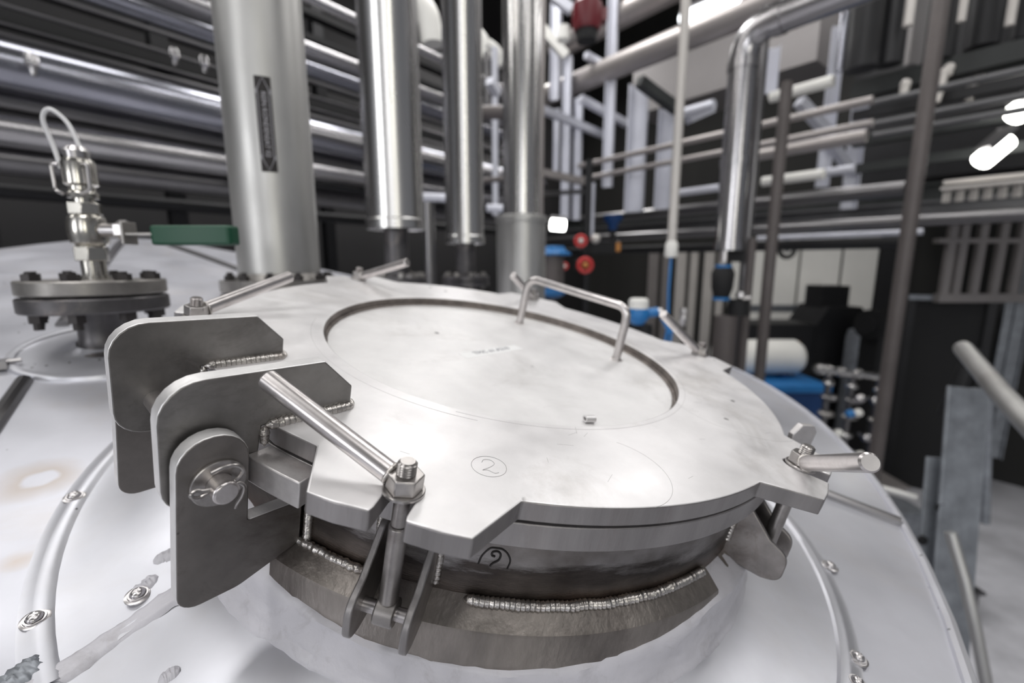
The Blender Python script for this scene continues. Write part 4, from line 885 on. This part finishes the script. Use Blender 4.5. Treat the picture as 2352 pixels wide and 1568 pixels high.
# guard rail of the raised platform at the right
gt = thing('guard_rail', 'grey barred guard rail above the dark doorway', 'railing', at(2250, 684, 5.4)); O = at(2250, 684, 5.4)
for k, px in enumerate((2164, 2190, 2232, 2278, 2322, 2360)):
    a = at(px, 684, 5.4)-O; bm = bmesh.new(); bar(bm, a, a+V3((0, 0, 1.05)), .09, .05); finish(bm, 'baluster', 'tan', gt, smooth=0)
for py, h_ in ((684, .10), (553, .05)):
    bm = bmesh.new(); bar(bm, at(2150, py, 5.4)-O, at(2390, py, 5.4)-O, .08, h_); finish(bm, 'rail', 'tan', gt, smooth=0)
# right-hand steel frame beside the doorway
for lab, px, p0, p1, Y, wp in (('dim grey post at the right edge beyond the guard rail', 2335, 480, 1050, 5.6, 26), ('dim grey post right of the dark doorway', 2292, 690, 1000, 5.5, 20)): col(lab, px, p0, p1, Y, wp, 'galv')
# wall panels
def panel(lab, pa, pb, top, bot, m, Y=None, group=None):
    # on the back wall, between image columns pa and pb
    def onwall(px):
        k = (px-CX)/F; s = (k*(WB.y*CP)-WB.x)/(D2.x-k*D2.y*CP); return WB+D2*s
    A = onwall(pa); B = onwall(pb); n_ = V3((-D2.y, D2.x, 0)); n_ = n_ if n_.y < 0 else -n_
    bm = bmesh.new(); bar(bm, V3((A.x, A.y, (top+bot)/2))+n_*.14, V3((B.x, B.y, (top+bot)/2))+n_*.14, .06, top-bot)
    return tag(finish(bm, 'wall_panel', m, smooth=0), lab, 'panel', group)
for a, b, l in ((1768, 1842, 'white wall panel left of the dark cabinet'), (1848, 1938, 'white wall panel behind the dark cabinet'), (1944, 2022, 'white wall panel right of the dark cabinet'), (1690, 1762, 'white wall panel behind the slim dark pipes')):
    panel(l, a, b, 3.42, 0, 'white')
for i in range(6):
    a = 1500+i*32
    panel(['leftmost', 'second', 'third', 'fourth', 'fifth', 'rightmost'][i]+' greenish upright panel under the gallery', a, a+(16 if i % 2 else 22), 3.35, 0, 'beige' if i > 1 else 'tan')
panel('dark upright panel left of the doorway', 2026, 2090, 3.5, 0, 'dark')
# dark doorway: its unlit depth is put in as a solid black box
pa, pb = at(2105, 690, 5.9), at(2270, 690, 5.5)
dt = thing('dark_portal', 'black box standing in for the unlit doorway, right of the tall pole', 'doorway', (0, 0, 0))
mid = (pa+pb)/2; dd = (pb-pa); dd.z = 0; ln = dd.length; rz = Matrix.Rotation(math.atan2(dd.y, dd.x), 3, 'Z'); zt = at(2190, 690, 5.7).z
dt.location = (mid.x, mid.y, 0)
bm = bmesh.new(); box(bm, (0, .55, zt/2), (ln, 1.1, zt)); bm.transform(rz.to_4x4()); finish(bm, 'doorway_dark', 'black', dt, smooth=0)
for s in (-1, 1): bm = bmesh.new(); box(bm, (s*(ln/2+.04), -.02, zt/2), (.08, .1, zt)); bm.transform(rz.to_4x4()); finish(bm, 'frame_post', 'dark', dt, smooth=0)
bm = bmesh.new(); box(bm, (0, -.02, zt+.03), (ln+.16, .12, .06)); bm.transform(rz.to_4x4()); finish(bm, 'lintel', 'galv', dt, smooth=0)

# ---------------------------------------------------------------- plant standing on the far floor
def floorthing(name, lab, cat, px, Y): c = at(px, 700, Y); return thing(name, lab, cat, (c.x, Y, 0))
t = floorthing('dark_cabinet', 'tall black cabinet with sloped shoulders in front of the white wall', 'cabinet', 1905, 7.0)
z_ = lambda py, Y=7.0: at(1905, py, Y).z
bm = bmesh.new(); prism(bm, [(-.42, 0), (.42, 0), (.42, z_(745)), (.24, z_(700)), (-.24, z_(700)), (-.42, z_(745))], -.35, .35, Matrix.Rotation(PI/2, 4, 'X')); finish(bm, 'body', 'dark', t, smooth=0)
bm = bmesh.new(); box(bm, (-.06, 0, (z_(655)+z_(703))/2), (.40, .4, z_(655)-z_(703))); finish(bm, 'top_box', 'dark', t, smooth=0)
t = floorthing('grey_drum', 'upright pale grey cylinder right of the black cabinet', 'tank', 1984, 6.4)
bm = bmesh.new(); lathe(bm, [(.001, at(1986, 752, 6.4).z), (.14, at(1986, 758, 6.4).z), (.16, at(1986, 775, 6.4).z), (.16, 0)], 28); finish(bm, 'shell', 'galv', t)
t = floorthing('black_motor', 'black motor on its stand just right of the grey cylinder', 'motor', 2016, 5.8); zz = at(2020, 735, 6.2).z
bm = bmesh.new(); cyl(bm, (-.12, -.05, zz), (.16, .05, zz), .19, seg=24); cyl(bm, (-.2, -.07, zz), (-.12, -.05, zz), .12); finish(bm, 'housing', 'black', t)
bm = bmesh.new(); box(bm, (.1, 0, zz/2), (.3, .3, zz)); finish(bm, 'stand', 'black', t, smooth=0)
t = floorthing('white_tank', 'white horizontal cylinder resting on the blue container', 'tank', 1762, 5.2); za, zb = at(1762, 780, 5.2).z, at(1762, 858, 5.2).z; rr_ = (za-zb)/2; zc_ = (za+zb)/2
bm = bmesh.new(); cyl(bm, (-.52, 0, zc_), (.36, 0, zc_), rr_, seg=36); cyl(bm, (.36, 0, zc_), (.42, 0, zc_), rr_, rr_*.8, 36); finish(bm, 'shell', 'white', t)
for x in (-.3, .2): bm = bmesh.new(); box(bm, (x, 0, zb-.01), (.08, .3, .06)); finish(bm, 'saddle', 'blued', t, smooth=0)
t = floorthing('blue_container', 'deep blue steel container below the white cylinder', 'container', 1780, 5.1); zt_ = at(1780, 868, 5.1).z
bm = bmesh.new(); box(bm, (0, 0, zt_/2), (.92, .7, zt_)); finish(bm, 'body', 'blued', t, smooth=0, bevel=.01)
bm = bmesh.new(); box(bm, (0, 0, zt_-.03), (.98, .76, .08)); finish(bm, 'rim', 'blue', t, smooth=0, bevel=.01)
t = floorthing('dark_machine', 'low black machine behind the white horizontal cylinder', 'machine', 1770, 6.6); zt_ = at(1770, 738, 6.6).z
bm = bmesh.new(); box(bm, (0, 0, zt_/2), (1.0, .6, zt_)); finish(bm, 'body', 'dark', t, smooth=0, bevel=.03)
bm = bmesh.new(); box(bm, (.22, -.31, zt_-.28), (.12, .03, .07)); finish(bm, 'label_plate', 'orange', t, smooth=0)
t = floorthing('pipe_bench', 'pale shelf-like beam structure behind the low black machine', 'frame', 1775, 7.75); zt_ = at(1780, 708, 7.75).z
bm = bmesh.new(); box(bm, (0, 0, zt_), (1.3, .1, .12)); finish(bm, 'beam', 'galv', t, smooth=0)
for x in (-.6, .6): bm = bmesh.new(); box(bm, (x, 0, zt_/2), (.1, .1, zt_)); finish(bm, 'leg', 'galv', t, smooth=0)
# steel manifold with valves
O = at(1950, 860, 4.2); t = thing('pipe_manifold', 'bright steel manifold pipe with valves, right of the blue container', 'manifold', (O.x, 4.2, 0))
A = at(1872, 846, 4.2)-V3((O.x, 4.2, 0)); B = at(2040, 868, 4.2)-V3((O.x, 4.2, 0)); A.y = B.y = 0
bm = bmesh.new(); cyl(bm, A, B, .034); finish(bm, 'header', 'chrome', t)
for f_, r2 in ((.06, .05), (.16, .052), (.34, .045), (.56, .05), (.98, .048)): bm = bmesh.new(); p = A+(B-A)*f_; cyl(bm, p-V3((.02, 0, 0)), p+V3((.03, 0, 0)), r2); finish(bm, 'clamp', 'chrome', t)
for f_, lo in ((.2, 1.2), (.52, 1.0), (.9, 0.8)):
    p = A+(B-A)*f_; bm = bmesh.new(); cyl(bm, p, V3((p.x, 0, .0)), .028); finish(bm, 'drop_pipe', 'alud', t)
    for q, m_, r3 in ((.12, 'chrome', .05), (.26, 'alud', .075), (.42, 'flangel', .07), (.60, 'chrome', .06)):
        bm = bmesh.new(); c = V3((p.x+.02*math.sin(q*30), -.02, p.z-q)); lathe(bm, [(.001, .025), (r3*.8, .022), (r3, .008), (r3, -.012), (r3*.6, -.026), (.001, -.026)], 20, mt=Matrix.Translation(c)); finish(bm, 'valve', m_, t)
for px, py, m_ in ((1952, 950, 'blue'), (1970, 948, 'white'), (1975, 915, 'screw'), (2010, 920, 'alu'), (1925, 995, 'white'), (1990, 1005, 'alu'), (1975, 1045, 'white')):
    c = at(px, py, 4.1)-V3((O.x, 4.2, 0)); bm = bmesh.new(); lathe(bm, [(.001, .03), (.034, .028), (.04, 0), (.03, -.03), (.001, -.035)], 18, mt=Matrix.Translation(c) @ Matrix.Rotation(R(70), 4, 'Y')); finish(bm, 'coupling', m_, t)
    bm = bmesh.new(); cyl(bm, c, (c.x, c.y+.1, c.z), .015); finish(bm, 'spigot', 'alud', t)
# floor clutter behind: pallets and grey bases
for lab, px, Y, w_, h_, m_ in (('low grey machine base on the concrete right of the pole', 2085, 4.8, .5, .3, 'galv'), ('grey plinth on the concrete near the dark doorway', 2230, 3.7, .4, .22, 'alud'), ('pale crate on the concrete behind the tank rim', 2040, 5.2, .5, .4, 'tan')):
    c = at(px, 800, Y); t = thing('plinth', lab, 'plinth', (c.x, Y, 0)); bm = bmesh.new(); box(bm, (0, 0, h_/2), (w_, .5, h_)); finish(bm, 'block', m_, t, smooth=0, bevel=.02)
    bm = bmesh.new(); box(bm, (0, 0, h_+.015), (w_+.04, .54, .03)); finish(bm, 'cover', m_, t, smooth=0, bevel=.005)

# ---------------------------------------------------------------- instruments behind the lid
put('blue-capped filter housing behind the bent handle', 'filter_housing', 'filter', 1270, 620, 3.0, [
    ('cap', 'blue', L_([(.001, .155), (.07, .15), (.085, .12), (.115, .11), (.115, .095), (.001, .095)])), ('bowl', 'brown', Cc((0, 0, .10), (0, 0, -.12), .072)), ('base', 'blue', L_([(.001, -.11), (.085, -.11), (.085, -.15), (.05, -.175), (.001, -.175)])), ('stem', 'flange', Cc((0, 0, -.17), (0, 0, -2.95), .03))])
def handwheel(lab, px, py, Y, r_, m, cm):
    c = at(px, py, Y); t = thing('handwheel_valve', lab, 'valve', c); bm = bmesh.new(); tube(bm, [V3((r_*math.cos(a), 0, r_*math.sin(a))) for a in [2*PI*k/20 for k in range(20)]], r_*.28, 8, closed=True); finish(bm, 'handwheel', m, t)
    for k in range(4): a = PI/4+PI/2*k; bm = bmesh.new(); cyl(bm, (0, 0, 0), (r_*math.cos(a), 0, r_*math.sin(a)), r_*.15, seg=8); finish(bm, 'spoke', m, t)
    bm = bmesh.new(); ball(bm, (0, -.01, 0), r_*.45); finish(bm, 'hub', cm, t); bm = bmesh.new(); cyl(bm, (0, 0, 0), (0, .16, 0), r_*.3); finish(bm, 'stem', 'black', t); bm = bmesh.new(); box(bm, (0, .2, 0), (r_*1.8, .12, r_*1.8)); finish(bm, 'body', 'black', t, bevel=.01)
vpipe('thin dark riser carrying the red handwheels', 1348, 560, 4.25, 16, 0, 3.9, 'dark')
handwheel('upper red handwheel under the gallery beams', 1334, 553, 4.0, .045, 'redb', 'white')
handwheel('lower red handwheel with a yellow hub', 1344, 609, 3.6, .052, 'redb', 'orange')
handwheel('small red handwheel next to the upper one', 1351, 548, 4.3, .026, 'redb', 'redb')
handwheel('tiny red handwheel right of the filter housing', 1297, 611, 3.4, .022, 'redb', 'white')
put('round cream knob beside the upper red handwheel', 'valve_knob', 'knob', 1368, 548, 4.0, [('knob', 'beige', lambda bm: ball(bm, (0, 0, 0), .04)), ('spindle', 'black', Cc((0, 0, 0), (0, .2, 0), .012))])
put('deep blue funnel-shaped actuator under the gallery', 'actuator', 'actuator', 1408, 510, 4.2, [('bonnet', 'blued', L_([(.001, .06), (.085, .06), (.08, .02), (.045, -.02), (.035, -.07), (.001, -.07)])), ('yoke', 'black', Cc((0, 0, -.06), (0, 0, -.16), .028)), ('valve_block', 'black', Bx((-.12, .02, -.22), (.30, .08, .10)))])
put('orange-brown tag hanging beside the blue actuator', 'hanging_tag', 'tag', 1420, 567, 3.9, [('tag_plate', 'orange', Bx((0, 0, 0), (.035, .01, .075))), ('ring', 'alu', Cc((0, 0, .036), (0, 0, .06), .006))])
put('blue transmitter with a cream cap behind the handle', 'transmitter', 'instrument', 1466, 716, 1.75, [
    ('cap', 'white', L_([(.001, .052), (.030, .052), (.037, .044), (.037, .014), (.001, .014)])), ('housing', 'blue', L_([(.001, .018), (.034, .018), (.042, .0), (.040, -.025), (.022, -.048), (.001, -.05)])), ('gland', 'blue', Cc((.03, 0, -.005), (.075, 0, .0), .018)), ('gland_nut', 'screw', Cc((.072, 0, 0), (.088, 0, 0), .014)), ('foot', 'black', L_([(.001, -.045), (.03, -.05), (.035, -.075), (.028, -.12), (.020, -.125), (.020, -.30), (.001, -.30)], (.03, .02, 0)))])
put('blue clamp handle between the transmitter and the lid edge', 'clamp_handle', 'clamp', 1533, 752, 1.7, [('grip', 'blue', lambda bm: bar(bm, (-.02, 0, .04), (.012, 0, -.02), .022, .018)), ('fork', 'blue', lambda bm: (bar(bm, (.0, 0, -.01), (-.006, 0, -.055), .009, .009), bar(bm, (.016, 0, -.01), (.012, 0, -.055), .009, .009)))])
put('small shiny coupling right of the thin blue hose', 'hose_coupling', 'coupling', 1570, 722, 2.0, [('body', 'screw', L_([(.001, .03), (.014, .028), (.018, .01), (.012, 0), (.018, -.02), (.010, -.05), (.001, -.05)]))])
put('red motor on a black foot near the top centre', 'red_motor', 'motor', 1348, 52, 4.4, [('housing', 'red', L_([(.001, .17), (.10, .17), (.13, .13), (.13, -.02), (.11, -.07), (.001, -.07)])), ('foot', 'black', L_([(.001, -.07), (.10, -.07), (.085, -.15), (.001, -.15)])), ('terminal_box', 'red', Bx((.14, 0, .05), (.06, .1, .1))), ('eye_bolt', 'wsteel', lambda bm: tube(bm, [V3((.03*math.cos(a), 0, .20+.03*math.sin(a))) for a in [2*PI*k/16 for k in range(16)]], .008, 8, closed=True)), ('side_drum', 'white', L_([(.001, .06), (.05, .05), (.06, -.06), (.001, -.1)], (-.20, .0, -.08)))])
put('black round wall fan high on the white wall panels', 'wall_fan', 'fan', 1808, 573, 7.4, [('ring', 'dark', lambda bm: tube(bm, [V3((.12*math.cos(a), 0, .12*math.sin(a))) for a in [2*PI*k/20 for k in range(20)]], .035, 8, closed=True)), ('hub', 'galv', lambda bm: ball(bm, (0, 0, 0), .045)), ('grille', 'dark', Bx((0, .03, 0), (.2, .02, .03)))])

# ---------------------------------------------------------------- right foreground: galvanised ladder parts and rails
g = thing('steel_upright', 'galvanised folded steel upright with bolt holes, right of the tank rim', 'post', at(2190, 1200, 1.55)); O = g.location.copy()
def gp(a, b, w_, h_, nm, up=(0, 1, 0), m='galv'):
    bm = bmesh.new(); bar(bm, V3(a)-O, V3(b)-O, w_, h_, up); return finish(bm, nm, m, g, smooth=0, bevel=.004)
T1, T2 = at(2222, 890, 1.62), at(2168, 1600, 1.40)
gp(T1, T2, .150, .012, 'web'); gp(T1+V3((.075, .03, -.01)), T2+V3((.072, .03, 0)), .010, .07, 'flange'); 
T3_, T4 = at(2150, 1050, 1.60), at(2120, 1400, 1.5); gp(T3_, T4, .075, .010, 'side_plate')
for px, py in ((2160, 1165), (2118, 1240)):
    c = at(px, py, 1.535)-O; bm = bmesh.new(); cyl(bm, c+V3((0, -.006, 0)), c+V3((0, .004, 0)), .017, seg=20); finish(bm, 'bolt_hole', 'black', g)
bm = bmesh.new(); tube(bm, [at(2212, 800, 1.75), at(2300, 905, 1.35), at(2420, 1030, 1.05)], .030, 20); tag(finish(bm, 'handrail', 'satin'), 'thick steel handrail sloping in from the right edge', 'handrail')
bm = bmesh.new(); tube(bm, [at(2183, 1222, 1.35), at(2215, 1330, 1.30), at(2240, 1440, 1.25), at(2275, 1620, 1.2)], .0165, 16); tag(finish(bm, 'guard_bar', 'satin'), 'slim curved steel bar in the bottom right corner', 'bar')
bm = bmesh.new(); cyl(bm, at(1990, 1112, 1.60), at(2105, 1143, 1.52), .0135); tag(finish(bm, 'tie_bar', 'satin'), 'short steel bar reaching from the tank rim to the upright', 'bar')
for lab, px, py, p2, q2, Y, r_ in (('dark slanting strut behind the galvanised upright', 2170, 960, 2240, 800, 1.9, .03), ('grey post behind the galvanised upright', 2270, 880, 2262, 1200, 2.1, .02)):
    bm = bmesh.new(); cyl(bm, at(px, py, Y), at(p2, q2, Y), r_); tag(finish(bm, 'strut', 'dark' if 'dark' in lab else 'galv'), lab, 'strut')
